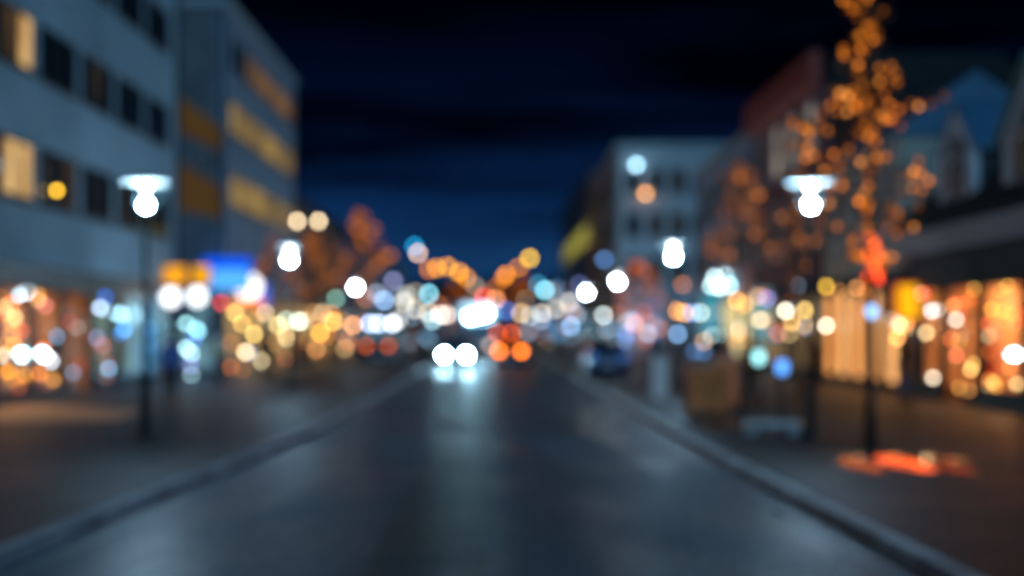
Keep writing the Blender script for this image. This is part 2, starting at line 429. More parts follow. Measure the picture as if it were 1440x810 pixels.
for xx in (-11.25,-10.75):
    w = MB().box((xx-.2,b0-.05,8.02),(xx+.2,b0-.003,8.6)).build('window', M_PLASTER_GREY, L2)
    MB().box((xx-.15,b0-.06,8.07),(xx+.15,b0-.052,8.55)).build('pane', DIMROOM, w)
SHOPWARM = litwin('shop_window_warm', (.05,.035,.025), (.85,.55,.22), .75, .95, .6)
SHOPBLUE = litwin('shop_window_blue', (.01,.02,.06), (.20,.42,.50), .7, .9, .5)
shop_bays(L2, -1, XL2, b0+.02, b1, 3.58, 8, M_FRAME, SHOPWARM, .5, door_bay=3)
MB().box((-13,b0-.03,.4),(-10.6,b0-.005,2.8)).build('shop_window', SHOPBLUE, L2)

# ---- third and fourth left buildings
def plain_house(label, side, X, y0, y1, h, depth, wm, rm, zrows, pane, shop, nb, pitch=2.6, ww=1.3, name='town_house', overh=.2, lit_every=0, trim=None):
    o = thing(name, label, 'building')
    ws = []; y = y0+.8
    while y+ww < y1-.4: ws.append((y, y+ww)); y += pitch
    rows = [(a, b, ws) for a, b in zrows]
    facade(side, X, y0, y1, 3.5, h, rows).build('wall', wm, o)
    shell(o, side, X, y0, y1, h, depth, wm)
    k = 0
    for a, b, w in rows:
        for ya, yb in w:
            k += 1
            window(o, side, X, ya, yb, a, b, WARM2 if (lit_every and k % lit_every == 0) else pane, mull=1, framemat=trim, transom=True)
    if rm: flat_roof(o, side, X, y0, y1, h, depth, rm, overh)
    shop_bays(o, side, X, y0+.02, y1-.02, 3.48, nb, M_FRAME, shop, .5, door_bay=nb//2)
    return o
L3 = plain_house('low dark town house with twin flood lamps on its eave, beyond the ochre panelled block', -1, -10.5, 72.4, 95, 8.4, 11, mat('umber_render', (.16,.12,.10), .85, scale=.8), M_BLACKROOF, [(4.8,6.4)], M_DGLASS, SHOPWARM, 9, 3.2, 1.4, lit_every=5)
L4 = plain_house('long navy town house at the far left end of the street', -1, -10.5, 95.4, 160, 8.2, 11, M_NAVY, M_BLACKROOF, [(4.9,6.3)], M_DGLASS, SHOPBLUE, 16, 4.2, 1.6, lit_every=6)

# ---- right dormer house
R1 = thing('dormer_house', 'low dark house with white framed dormers above a warm glowing shop', 'building')
XR1, c0, c1 = 10.9, 16.0, 37.8
shell(R1, 1, XR1, c0, c1, 4.35, 9, M_DARKWALL)
MB().box((10.9,c0,3.55),(11.25,c1,4.35)).build('wall', M_DARKWALL, R1)
# cornice with three steps
cn = MB(); cn.box((10.62,c0-.1,3.98),(10.897,c1+.1,4.14)); cn.box((10.70,c0-.05,3.80),(10.897,c1+.05,3.977)); cn.box((10.5,c0-.15,4.143),(10.897,c1+.15,4.32))
cn.build('cornice', mat('grey_cornice', (.46,.43,.44), .6, var=.15), R1, bevel=.02)
MB().prism([(10.45,4.353),(10.45,4.45),(15.4,9.45),(20.2,4.45),(20.2,4.353)], 'y', c0-.2, c1+.12).build('roof', M_BLACKROOF, R1)
def dormer(ya, yb, zb, ze, za, roofm, over):
    yc = (ya+yb)/2
    d = MB().prism([(ya+.05,zb),(yb-.05,zb),(yb-.05,ze),(yc,za-.06),(ya+.05,ze)], 'x', 11.2, 14.2).build('dormer', M_DARKWALL, R1)
    f = MB()
    w = .36
    f.box((11.02,ya,zb),(11.197,ya+w,ze)); f.box((11.02,yb-w,zb),(11.197,yb,ze)); f.box((11.02,ya+w,zb),(11.197,yb-w,zb+w))
    for (p, q) in (((ya,ze),(yc,za)), ((yb,ze),(yc,za))):
        f.prism([p, q, (q[0], q[1]-w*1.5), (p[0]+(w if p[0] < yc else -w), p[1]-.02), (p[0], p[1]-.02)], 'x', 11.03, 11.196)
    f.build('frame', M_TRIM, d)
    g = MB(); g.box((11.14,ya+w,zb+w),(11.16,yb-w,ze+.1)); g.build('pane', DIMROOM, d)
    g = MB(); g.box((11.09,yc-.035,zb+w),(11.138,yc+.035,ze)); g.box((11.09,ya+w,zb+1.3),(11.136,yb-w,zb+1.36)); g.build('glazing_bar', M_TRIM, d)
    r = MB()
    for sg, ye in ((1, ya), (-1, yb)):
        yo = ye - sg*over; sl = (za-ze)/(yc-ye)
        r.prism([(yo, ze+sl*(yo-ye)+.02), (yc, za+.02), (yc, za+.18), (yo, ze+sl*(yo-ye)+.18)], 'x', 11.0 if over < .25 else 10.9, 14.6)
    r.build('dormer_roof', roofm, d)
dormer(33.1, 35.6, 4.7, 6.15, 7.25, M_BLUEROOF, .12)
dormer(28.0, 31.0, 4.7, 6.1, 7.45, M_GREENROOF, .3)
dormer(22.6, 25.2, 4.7, 6.1, 7.3, M_BLUEROOF, .15)
MB().box((11.3,c0+.3,3.2),(16.5,c1-.3,3.4)).build('shop_ceiling', M_SHOPWALL, R1)
MB().box((16.5,c0+.3,.1),(16.7,c1-.3,3.2)).build('shop_wall', M_SHOPWALL, R1)
MB().box((11.2,c0+.3,.105),(16.5,c1-.3,.135)).build('shop_floor', M_SHOPFLOOR, R1)
MB().box((11.3,c1-.36,.135),(16.5,c1-.303,3.2)).build('shop_wall', M_SHOPWALL, R1)
for yy in (26.6, 31.6): MB().box((11.6 if yy < 30 else 11.9,yy,.135),(16.5,yy+.15,3.2)).build('partition', M_SHOPWALL, R1)  # the nearer one is added to block warm spill onto the pavement
shop_bays(R1, 1, XR1, c0+.02, c1-.02, 3.54, 8, M_DARKWALL, M_GLASS, .5, door_bay=6, transom=.7)
for yy, st in ((20,1.5),(25.5,4),(29.5,10),(33.,12),(36.2,12)):
    MB().box((13.0,yy-.7,3.12),(15.2,yy+.7,3.18)).build('ceiling_lamp', emat((1,.52,.22), st*2.2), R1)

# ---- right narrow house with blue roof
R2 = thing('town_house', 'narrow cream house under a blue metal roof, behind the tree wrapped in lights', 'building')
d0, d1 = 38.4, 47.6
wsr = [(39.3,40.5),(42.2,43.4),(45.2,46.4)]
facade(1, 10.9, d0, d1, 3.5, 7.1, [(4.6,6.2,wsr)]).build('wall', M_CREAM, R2)
shell(R2, 1, 10.9, d0, d1, 7.1, 4.2, M_CREAM)
for ya, yb in wsr: window(R2, 1, 10.9, ya, yb, 4.6, 6.2, DIMROOM, framemat=M_TRIM, transom=True)
MB().prism([(10.6,7.103),(10.6,7.2),(12.9,8.85),(15.3,7.2),(15.3,7.103)], 'y', d0-.1, d1+.1).build('roof', M_BLUEROOF, R2)
PEACH = litwin('lit_peach_window', (.75,.26,.06), (1,.46,.15), 1.8, .7, .35)
shop_bays(R2, 1, 10.9, d0+.02, d1-.02, 3.48, 5, M_DARKWALL, PEACH, .35, door_bay=0, post=.8)

# ---- red roofed house
R3 = thing('town_house', 'dark red house with a bright red mansard roof and tall white windows', 'building')
e0, e1 = 48.0, 60.5
wsr = [(48.9,50.2),(51.9,53.2),(54.9,56.2),(57.9,59.2)]
facade(1, 10.9, e0, e1, 3.5, 10.0, [(4.6,6.7,wsr),(7.7,9.8,wsr)]).build('wall', M_REDWALL, R3)
shell(R3, 1, 10.9, e0, e1, 10.0, 7, M_BLACKROOF)
for ri, (zb, zt) in enumerate(((4.6,6.7),(7.7,9.8))):
    for k, (ya, yb) in enumerate(wsr):
        lm = litwin('pale_lit_window', (.22,.19,.17), (.62,.52,.40), 1.0, 1.) if (ri and k < 3) else DIMROOM
        window(R3, 1, 10.9, ya, yb, zb, zt, lm, framemat=M_TRIM, fw=.16, transom=True)
MB().prism([(10.95,10.003),(11.3,11.2),(17.0,11.2),(17.9,10.003)], 'y', e0-.1, e1+.1).build('roof', M_BLACKROOF, R3)
MB().prism([(10.897,9.98),(10.45,10.2),(10.5,11.25),(10.897,11.25)], 'y', e0-.12, e1+.12).build('cornice', M_RED, R3, bevel=.03)
shop_bays(R3, 1, 10.9, e0+.02, e1-.02, 3.48, 5, M_DARKWALL, litwin('shop_window_mixed', (.03,.025,.02), (.55,.36,.17), .75, .8, .5), .45, door_bay=2)

R4 = plain_house('slate blue house with a pale eave beside the red roofed house', 1, 10.9, 60.8, 78, 10.0, 10, M_BLUEWALL, M_PALE, [(4.7,6.4),(7.4,9.1)], DIMROOM, litwin('shop_window_teal', (.01,.06,.08), (.10,.42,.50), .7, .7, .5), 7, 2.8, 1.4, overh=.3)
for px0, px1, py0, py1, c1, c2, st in ((988,1014,412,490,(.02,.30,.42),(.08,.50,.62),.8),(1018,1054,422,498,(.75,.55,.20),(1,.85,.45),.95),(1062,1082,408,480,(.10,.36,.42),(.30,.60,.62),.7)):
    X = 10.82; ya, yb = X*FPX/(px1-VPX), X*FPX/(px0-VPX); ym = (ya+yb)/2
    zb, zt = CAM_H+(VPY-py1)/FPX*ym, CAM_H+(VPY-py0)/FPX*ym
    MB().box((X-.03,ya,zb),(X+.03,yb,zt)).build('light_panel', litwin('panel_%d' % px0, c1, c2, st, .6, .4), R3 if ym < 60.6 else R4)

R5 = plain_house('pale concrete block standing forward at the bend, taller than its neighbours', 1, 7.65, 90, 117, 13.2, 14, M_PALE, M_PALE, [(4.8,6.4),(7.6,9.2),(10.4,12.0)], DIMROOM, SHOPBLUE, 9, 3., 1.6, name='office_building', lit_every=9)
for xx in (8.6,10.0,11.4,12.8,14.2,15.6):
    for z in (4.8,7.6,10.4):
        w = MB().box((xx-.45,89.93,z),(xx+.45,89.997,z+1.5)).build('window', M_FRAME, R5)
        MB().box((xx-.39,89.915,z+.06),(xx+.39,89.928,z+1.44)).build('pane', DIMROOM if (int(xx*10)+int(z)) % 3 else M_DGLASS, w)
R6 = thing('office_building', 'far navy block with one long yellow lit window band', 'building')
f0, f1 = 117.4, 172
ws6 = [(120+3.*k, 122.7+3.*k) for k in range(15)]
facade(1, 7.65, f0, f1, 3.5, 14.8, [(9.1,10.9,ws6)]).build('wall', M_NAVY, R6)
shell(R6, 1, 7.65, f0, f1, 14.8, 12, M_NAVY); flat_roof(R6, 1, 7.65, f0, f1, 14.8, 12, M_BLACKROOF)
for ya, yb in ws6: window(R6, 1, 7.65, ya, yb, 9.1, 10.9, YELLOWROOM, fw=.05)
shop_bays(R6, 1, 7.65, f0+.02, f1-.02, 3.48, 12, M_FRAME, SHOPBLUE, .5)
# end of the street
LE = thing('town_house', 'distant dark gabled house closing the end of the street', 'building')
facade(-1, 0, 0, 24, 0, 6.5, [(1.0,2.6,[(2+3.4*k,3.4+3.4*k) for k in range(6)]),(4,5.5,[(2+3.4*k,3.4+3.4*k) for k in range(6)])]).build('wall', M_NAVY, LE)
shell(LE, -1, 0, 0, 24, 6.5, 9, M_NAVY)
MB().prism([(.4,6.503),(-4.5,10.3),(-9.4,6.503)], 'y', -.3, 24.3).build('roof', M_BLACKROOF, LE)
for k in range(6):
    for z in (1.0, 4.0): window(LE, -1, 0, 2+3.4*k, 3.4+3.4*k, z, z+1.5, DIMROOM if k % 2 else WARM2)
LE.location = (-12, 262, 0); LE.rotation_euler = (0, 0, -PI/2)
hill = MB()
hp = [(-500, -.05)]
for k in range(41): hp.append((-500+25*k, 9+7*math.sin(k*.5)+5*math.sin(k*1.27+1)))
hp.append((500, -.05))
struct('hill', hill.prism(hp, 'y', 700, 780), mat('hill_dark', (.03,.035,.045), .95))
# ------------------------------------------------------------------ street lamps
LAMP_RGB = lin((255, 250, 238))
def make_street_lamp():
    t = thing('street_lamp', '', 'street lamp')
    MB().lathe([(.13,0),(.13,.05),(.095,.12),(.085,.9),(.10,.93),(.10,.98),(.06,1.05)], seg=16).build('base', M_STEEL, t, smooth=False)
    MB().tube([(0,0,1.0),(0,0,3.66)], [.055,.042], 12).build('pole', M_STEEL, t, smooth=True)
    MB().lathe([(.05,3.64),(.08,3.68),(.085,3.70),(.08,3.71)], seg=16).build('collar', M_STEEL, t)
    MB().ball((0,0,3.80), .078, 16, 1.05).build('globe', emat((.44,.74,1), 650), t, smooth=True)
    r = MB()
    for k in range(3):
        a = 2*PI*k/3+.5
        r.tube([(.07*math.cos(a),.07*math.sin(a),3.68),(.2*math.cos(a),.2*math.sin(a),3.85),(.18*math.cos(a),.18*math.sin(a),4.135)], .012, 6)
    r.build('bracket', M_STEEL, t)
    s = MB().lathe([(.02,4.24),(.40,4.195),(.41,4.175),(.41,4.16),(.02,4.17)], seg=28).build('reflector_shade', mat('grey_white_shade', (.48,.49,.47), .6, var=.1), t)
    MB().ball((0,0,4.09), .07, 14, .9).build('lamp_cup', emat((.95,.98,1), 20), t, smooth=True)
    MB().lathe([(.05,4.22),(.04,4.28),(.005,4.30)], seg=12).build('finial', M_STEEL, t)
    return t
# (px, dy above the horizon of the lit globe)
spots = [(205, 172, 'nearest street lamp on the left pavement, in front of the pale blue office block'),
         (1140, 172, 'nearest street lamp on the right pavement, beside the light wrapped tree'),
         (407, 94, 'street lamp glowing before the low dark town house, second along the left pavement'),
         (947, 98, 'street lamp glowing before the slate blue house, second along the right pavement'),
         (500, 54, 'third street lamp along the left pavement, just past the orange lit tree'),
         (868, 62, 'third street lamp along the right pavement, before the pale concrete block'),
         (825, 47, 'fourth street lamp along the right pavement, left of the pale concrete block'),
         (568, 36, 'fourth street lamp along the left pavement, before the navy house'),
         (800, 34, 'fifth street lamp along the right pavement'),
         (585, 24, 'fifth street lamp along the left pavement'),
         (782, 25, 'sixth street lamp along the right pavement'),
         (603, 20, 'sixth street lamp along the left pavement'),
         (762, 19, 'seventh street lamp along the right pavement, small and far'),
         (619, 17, 'seventh street lamp along the left pavement, small and far'),]
proto = make_street_lamp()
for i, (px, dy, lab) in enumerate(spots):
    o = proto if i == 0 else copy_tree(proto)
    d = (3.80+.12-CAM_H)*FPX/dy
    if i < 2: d = 23.3
    x = (px-VPX)/FPX*d
    o.location = (x, d, .12)
    if d > 55:     # far lamps: softer opal globes
        for ch in o.children:
            if ch.name.startswith('globe'):
                ch.data = ch.data.copy(); ch.data.materials[0] = emat((.72,.88,1), 200) if d < 90 else peak_mat((240,228,208), d, .25, .6, True)
                for v in ch.data.vertices: v.co = Vector((0,0,3.86)) + (v.co-Vector((0,0,3.80)))*(1.3 if d < 90 else 2.7)
            if ch.name.startswith('lamp_cup'): ch.data = ch.data.copy(); ch.data.materials[0] = emat((.95,.98,1), 2.)
    o['label'] = lab; o['category'] = 'street lamp'; o['group'] = 'globe street lamps lining both pavements'

# ------------------------------------------------------------------ lamps on the buildings
def dl(px, X): return X*FPX/(px-VPX)
Wm = 'wall_lamp'; Sp = 'spot_lamp'
for px, py, c, r in ((27,415,(200,235,235),.12),(45,433,(235,222,205),.12),(2,500,(255,255,240),.13),(92,460,(255,255,245),.17),(108,461,(235,235,220),.15),(123,463,(190,200,195),.13),
                  (59,496,(240,255,250),.12),(72,508,(240,255,255),.14),(141,433,(215,232,255),.14),(122,416,(15,115,255),.16),(148,416,(15,110,235),.17),(175,463,(105,175,230),.14),(184,442,(170,195,195),.2),
                  (20,486,(255,160,60),.13),(12,522,(255,150,50),.13),(46,505,(240,150,80),.13),(66,545,(225,100,100),.13),(28,548,(220,75,35),.15),(8,440,(225,120,60),.15),(30,465,(210,80,40),.15),(55,525,(230,130,60),.12),(64,430,(200,110,100),.12),(160,455,(90,120,140),.12),(135,475,(140,130,160),.1)):
    lamp(L1, px, py, dl(px, -11.9), c, r, name=Sp)
for px, py, c, r in ((205,348,(255,218,160),.16),(213,349,(215,170,110),.15),(262,455,(140,195,200),.28),(262,490,(165,212,215),.25),(226,418,(15,100,235),.2),(213,414,(8,70,210),.18),(268,420,(20,140,230),.18)):
    lamp(L1, px, py, 49.5, c, r)
lamp(L1, 80, 268, 36.3, (245,190,50), .12, name='window_lamp')
for px, py, c, r in ((311,426,(190,50,60),.25),(345,495,(238,208,155),.17),(330,440,(200,165,80),.22),(357,470,(215,185,105),.25),(385,482,(190,130,55),.22),(391,457,(205,180,115),.2),(372,440,(220,210,180),.2),(404,470,(215,165,90),.2),(420,452,(210,235,222),.22),(403,450,(160,190,170),.2),(385,512,(120,80,40),.15),(340,455,(190,150,75),.2)):
    lamp(L2, px, py, dl(px, -9.95), c, r)
for px, py, c, r in ((418,311,(235,205,165),.3),(448,311,(235,208,165),.3)):
    q = lamp(L3, px, py, 73., c, .24, name='flood_lamp')
    MB().tube([(-10.45,72.7,7.9),((q.location.x-10.45)/2,72.8,8.1),(q.location.x,73.,q.location.z+.3),(q.location.x,73.,q.location.z)], .035, 6).build('lamp_arm', M_FRAME, L3)
for px, py, c in ((430,480,(195,140,65)),(450,468,(235,170,65)),(468,452,(235,175,80)),(456,508,(240,225,190)),(497,457,(250,165,95)),(472,420,(105,150,135)),(440,440,(190,120,60)),(480,475,(235,165,70)),(485,490,(150,120,80)),(445,492,(170,110,60))):
    lamp(L3, px, py, min(93, dl(px, -10.1)), c, .24)
for px, py, c in ((520,455,(185,205,250)),(533,455,(195,212,252)),(552,455,(215,230,255)),(540,422,(140,185,235)),(553,395,(105,105,140)),(583,346,(20,120,165)),(588,356,(200,165,145)),(603,413,(125,200,218)),(628,443,(215,200,190)),(515,420,(120,80,60)),(560,450,(160,160,150)),(608,450,(150,190,200))):
    lamp(L4, px, py, min(150, dl(px, -10.1)), c)
for px, py, c, r in ((1372,405,(240,190,85),.17),(1416,400,(245,192,78),.17),(1295,411,(250,225,190),.12),(1310,437,(242,235,232),.13),(1268,462,(255,215,150),.13),(1290,461,(240,190,110),.12),(1355,470,(255,238,205),.15),(1378,470,(250,232,200),.14),(1402,466,(230,50,45),.12),(1437,462,(250,200,130),.12),(1325,492,(250,160,85),.15),(1312,531,(250,222,185),.1),(1420,516,(215,105,45),.14),
                  (1395,435,(230,140,55),.15),(1410,437,(225,130,50),.13),(1345,500,(230,110,70),.13),(1365,520,(240,180,100),.13),(1430,540,(235,190,120),.12),(1290,535,(200,110,50),.12),(1340,430,(225,140,70),.14),(1385,500,(190,60,40),.14),(1275,500,(245,170,100),.13),(1400,545,(235,150,60),.12),(1350,545,(225,150,70),.13)):
    lamp(R1, px, py, dl(px, 11.35), c, r, name=Sp)
for px, py, c, r in ((1226,438,(130,190,255),.12),):
    pass
for px, py, c, r in ((1162,403,(205,160,55),.25),(1162,458,(255,238,210),.16),(1180,410,(120,80,40),.2),(1205,405,(180,120,70),.18)):
    lamp(R2 if px > 1166 else R3, px, py, dl(px, 10.6), c, r)
for px, py, c, r in ((1105,437,(255,248,225),.16),(1132,436,(225,185,100),.3),(1132,458,(200,160,85),.3),(1110,470,(140,120,80),.3),(1079,420,(100,90,160),.2),(1120,402,(90,110,130),.25)):
    lamp(R3, px, py, dl(px, 10.6), c, r)
for px, py, c, r in ((1005,390,(190,225,230),.2),(1020,388,(190,225,230),.2),(1012,404,(215,240,240),.24),(1000,402,(180,215,220),.2),(1026,402,(175,215,220),.2),(950,437,(255,165,60),.3),(962,440,(220,150,70),.25),(953,470,(110,150,195),.25),(1005,480,(140,190,215),.22),(1012,495,(150,160,190),.2),(960,400,(140,80,45),.3),(985,440,(170,190,180),.3)):
    lamp(R4, px, py, min(77, dl(px, 10.6)), c, r)
for px, py, c, r in ((895,232,(165,210,230),.25),(908,272,(200,135,75),.25),(850,365,(60,100,150),.3),(893,456,(205,120,75),.3),(848,444,(205,230,232),.35),(868,440,(160,90,60),.3),(905,440,(170,80,45),.3),(880,470,(80,120,190),.25)):
    lamp(R5, px, py, 89.5, c, r)
for px, py, c in ((802,459,(125,170,220)),(766,408,(130,205,222)),(757,400,(40,110,135)),(745,443,(170,205,215)),(733,441,(205,170,120)),(815,400,(60,70,110))):
    lamp(R6, px, py, min(165, max(120, dl(px, 7.2))), c)

# many more small display spots, scattered through the bright shops
rl = random.Random(31)
def scatter(owner, n, x0, x1, y0, y1, X, cols, dmin=0, dmax=999, name=Sp, g=1.):
    for _ in range(n):
        px, py = rl.uniform(x0, x1), rl.uniform(y0, y1); d = dl(px, X)
        lamp(owner, px, py, max(dmin, min(dmax, d)), rl.choice(cols), None, g*rl.choice((.3,.5,.7,1.0)), name, True, True)
scatter(L1, 26, 0, 78, 400, 560, -11.8, [(255,120,40),(235,75,35),(255,170,70),(240,150,50),(250,200,130),(200,60,30)])
scatter(L1, 14, 80, 155, 430, 545, -11.8, [(235,225,205),(190,110,70),(120,160,190),(200,150,110),(160,60,50)])
scatter(L1, 12, 155, 215, 425, 560, -11.8, [(90,170,230),(130,200,215),(40,120,200),(170,200,205)], dmax=49)
scatter(L2, 14, 320, 412, 432, 520, -9.95, [(200,160,90),(170,125,60),(215,195,150),(150,95,45),(120,80,40),(180,100,60),(110,130,160)], g=.7)
scatter(L2, 8, 266, 318, 440, 540, -9.95, [(120,180,200),(40,80,180),(150,190,200),(90,80,140)], dmin=52)
scatter(L3, 14, 418, 492, 430, 500, -10.1, [(180,120,60),(190,100,40),(150,100,50),(200,180,140),(140,70,32)], dmin=73, dmax=93, g=.6)
scatter(R1, 42, 1262, 1440, 398, 552, 11.4, [(250,170,90),(235,120,50),(250,205,140),(220,70,45),(255,190,90),(200,90,45),(245,225,200)], dmax=37)
scatter(R3, 14, 1065, 1150, 405, 485, 10.6, [(210,160,90),(230,200,150),(110,130,170),(160,70,50)], dmin=48.5, dmax=60)
scatter(R4, 14, 950, 1055, 395, 500, 10.6, [(120,190,205),(190,215,215),(220,150,70),(90,130,190)], dmin=61, dmax=77)
scatter(L4, 26, 505, 622, 405, 500, -10.1, [(190,205,230),(130,170,200),(215,200,170),(190,110,60),(90,140,170),(150,80,45)], dmin=96, dmax=155, name=Wm, g=.33)
scatter(R6, 24, 735, 812, 405, 492, 7.3, [(190,205,230),(110,160,200),(215,195,160),(190,110,60),(80,130,170),(140,80,50)], dmin=118, dmax=165, name=Wm, g=.33)
scatter(R5, 18, 845, 930, 425, 500, 7.4, [(110,150,200),(200,100,60),(170,180,185),(60,100,170),(190,120,80)], dmin=89.5, dmax=89.5, name=Wm, g=.5)

# ------------------------------------------------------------------ signs
def box_sign(name, label, px, py, d, w, h, face, rim, wall_x, wallside, round_=False, lower=None, group=None):
    p = P(px, py, d); t = thing(name, label, 'sign', (p.x, d, p.z - h/2), 0, group)
    if round_:
        MB().tube([(0,-.09,h/2),(0,.09,h/2)], h/2, 28).build('case', rim, t)
        f = MB().tube([(0,-.105,h/2),(0,-.092,h/2)], h/2*.93, 28).build('face', face, t)
    else:
        MB().box((-w/2,-.09,0),(w/2,.09,h)).build('case', rim, t, bevel=.02)
        MB().box((-w/2+.05,-.105,.05 if not lower else h*.36),(w/2-.05,-.092,h-.05)).build('face', face, t)
    if lower: MB().box((-w/2+.05,-.105,.05),(w/2-.05,-.092,h*.34)).build('lower_face', lower, t)
    xw = wall_x - p.x
    e = -w/2 if xw < 0 else w/2
    if abs(xw) > abs(e)+.02:
        MB().tube([(e,0,h*.75),(xw,0,h*.75)], .025, 8).tube([(e,0,h*.3),(xw,0,h*.3)], .025, 8).build('bracket', M_FRAME, t)
    return t
AMB = emat(lin((255,170,35)), 1.15); AMB2 = emat(lin((255,175,20)), 1.1)
box_sign('projecting_sign', 'square amber lightbox projecting from the wall, the one nearer the pale blue office', 247, 387, 48.5, .82, .72, AMB, M_FRAME, -11.4, -1, group='amber lightboxes')
box_sign('projecting_sign', 'narrow amber lightbox beside the wide blue sign', 284, 387, 49.2, .66, .72, AMB2, M_FRAME, -10.45, -1, group='amber lightboxes')
box_sign('projecting_sign', 'wide blue rimmed lightbox with a pale blue face', 320, 391, 53.2, 1.75, 1.0, emat(lin((85,175,255)), 1.25), mat('blue_case', (.01,.12,.55), .4), -10.3, -1)
BS = MB().box((-.9,-.12,-.12),(.9,-.108,.3)); 
q = P(320, 374, 53.1); t = tag(BS.build('sign_strip', emat(lin((0,85,240)), 1.3), None, loc=(q.x, q.y, q.z)), 'blue lit strip along the top of the wide lightbox', 'sign')
box_sign('round_sign', 'round white glowing sign with an orange foot next to the blue lightbox', 350, 403, 55.5, 1.05, 1.05, emat((1,.98,.97), 2.6), mat('red_case', (.5,.04,.04), .4), -10.3, -1, True)
q = P(350, 425, 55.4); tag(MB().box((-.5,-.08,-.16),(.5,.08,.16)).build('sign_strip', emat(lin((255,140,60)), 1.6), None, loc=q), 'orange lit strip under the round white sign', 'sign')
q = P(372, 415, 56); tag(MB().box((-.14,-.08,-.45),(.14,.08,.45)).build('sign_strip', emat(lin((70,110,235)), 1.2), None, loc=q), 'upright blue lit strip at the side of the round white sign', 'sign')
box_sign('round_sign', 'round white sign with cold light below the nearer amber lightbox', 241, 418, 47.5, .62, .62, emat((.95,.98,1), 3.2), mat('blue_case', (.01,.12,.55), .4), -11.4, -1, True, group='round white shop signs')
box_sign('round_sign', 'round white sign with cold light below the narrow amber lightbox', 278, 417, 48.6, .62, .62, emat((.93,.98,1), 3.2), mat('blue_case', (.01,.12,.55), .4), -10.45, -1, True, group='round white shop signs')
box_sign('shop_sign', 'yellow and orange lit panel in the window of the warm dormer house shop', 1276, 425, 37.0, .62, .95, emat(lin((255,180,20)), 1.3), emat(lin((235,80,20)), 1.0), 10.9, 1)
box_sign('projecting_sign', 'teal lit sign board above the peach windows', 1310, 378, 36.8, .5, .5, emat(lin((60,110,125)), .9), M_FRAME, 10.9, 1)

# ------------------------------------------------------------------ trees
def make_tree(name, label, x, y, h, cz, cw, seed, group, leaf=260, topshape=1.0, trunk_r=.07):
    rnd = random.Random(seed)
    t = thing(name, label, 'tree', (x, y, .12), 0, group)
    tr = MB(); pts = []; rad = []
    for k in range(12):
        f = k/11; pts.append((.05*math.sin(3*f+seed), .05*math.cos(2.3*f+seed)-.05, h*f)); rad.append(trunk_r*(1-.85*f)+.004)
    rad[0] *= 1.5
    tr.tube(pts, rad, 10).build('trunk', M_BARK, t, smooth=True)
    cr = MB(); tips = []
    def width(z):   # crown half width at height z
        f = (z-cz)/(h-cz)
        if f < 0: return .05
        if topshape < 0: return min(1.3, .3+1.4*f/.1) if z < 4.6 else (1.3-1.4*(z-4.6) if z < 5.1 else .58-.07*(z-5.1))
        return cw*(min(1, f/.16)**.7)*max(0, 1-f)**.85*topshape + .12
    nb = 46
    for k in range(nb):
        f = k/nb; z0 = cz*.86+(h-cz*.86)*f*.96
        a = rnd.uniform(0, 2*PI); L = width(z0+.25)*rnd.uniform(.7, 1.05); L = max(L, .12)
        b0 = Vector((.03*math.sin(3*z0/h+seed), 0, z0)); d = Vector((math.cos(a), math.sin(a), rnd.uniform(.35, .9))).normalized()
        p1 = b0 + d*L*.5 + Vector((0,0,.02)); p2 = b0 + d*L + Vector((rnd.uniform(-.08,.08), rnd.uniform(-.08,.08), .1*L))
        cr.tube([b0, p1, p2], [.016*(1-.6*f)+.004, .009, .003], 5)
        for _ in range(4):
            q = b0.lerp(p2, rnd.uniform(.3, .95)); dd = (d + Vector((rnd.uniform(-1,1), rnd.uniform(-1,1), rnd.uniform(-.2,.9)))).normalized()
            q2 = q + dd*L*rnd.uniform(.22, .45); cr.tube([q, q2], [.006, .002], 4, False); tips += [q2, q.lerp(q2, .5)]
        tips += [p2, p1]
    for _ in range(leaf):
        c = rnd.choice(tips) + Vector((rnd.gauss(0,.06), rnd.gauss(0,.06), rnd.gauss(0,.06)))
        u = Vector((rnd.uniform(-1,1), rnd.uniform(-1,1), rnd.uniform(-1,1))).normalized(); w = u.orthogonal().normalized()
        s = rnd.uniform(.025, .05)
        cr.quad([c-u*s, c+w*s*.6, c+u*s*1.2, c-w*s*.6])
    cr.build('crown', M_LEAF, t)
    return t, tips, width, rnd
def make_lights(label, tree, tips, n, cols, r, group, d, extra=(), seed=1, gain=.5, sample=False):
    rnd = random.Random(seed)
    t = thing('string_lights', label, 'string lights', tree.location, 0, group)
    pts = [p for p in tips]; rnd.shuffle(pts); pts = pts[:n]
    pts += [Vector(e) for e in extra]
    pts.sort(key=lambda p: p.z)
    w = MB()
    step = [pts[i] for i in range(len(pts))]
    for a, b in zip(step, step[1:]):
        if (a-b).length < 2.2: w.tube([a, (a+b)/2+Vector((0,0,-.05)), b], .004, 4, False)
    w.build('wire', M_WIRE, t)
    for p in pts:
        c = rnd.choice(cols); m = peak_mat(c, d, r, gain*rnd.choice((.3,.5,.8,1.,1.4)), sample)
        o = bpy.data.objects.new('bulb', ballmesh(m, 8)); COL.objects.link(o); o.parent = t; o.location = p; o.scale = (r,)*3
    return t
OR = [(190,100,25),(165,82,18),(135,66,14),(200,110,32),(105,52,12),(175,95,28)]
TG = 'pavement trees hung with orange lights'; LG = 'orange light strings in the trees'
tree, tips, wd, rnd = make_tree('street_tree', 'young slender tree wrapped in orange lights on the right pavement, nearest and tallest in view', 5.54, 21, 8.2, 2.6, 1.5, 11, TG, 1900, -1)
ex = [(.07*math.sin(k*2.1), -.09, 2.1+.09*k) for k in range(8)]
make_lights('loose orange fairy lights wound through the nearest slender tree on the right pavement', tree, tips, 99, OR, .045, LG, 21, (), 5, .55, True)
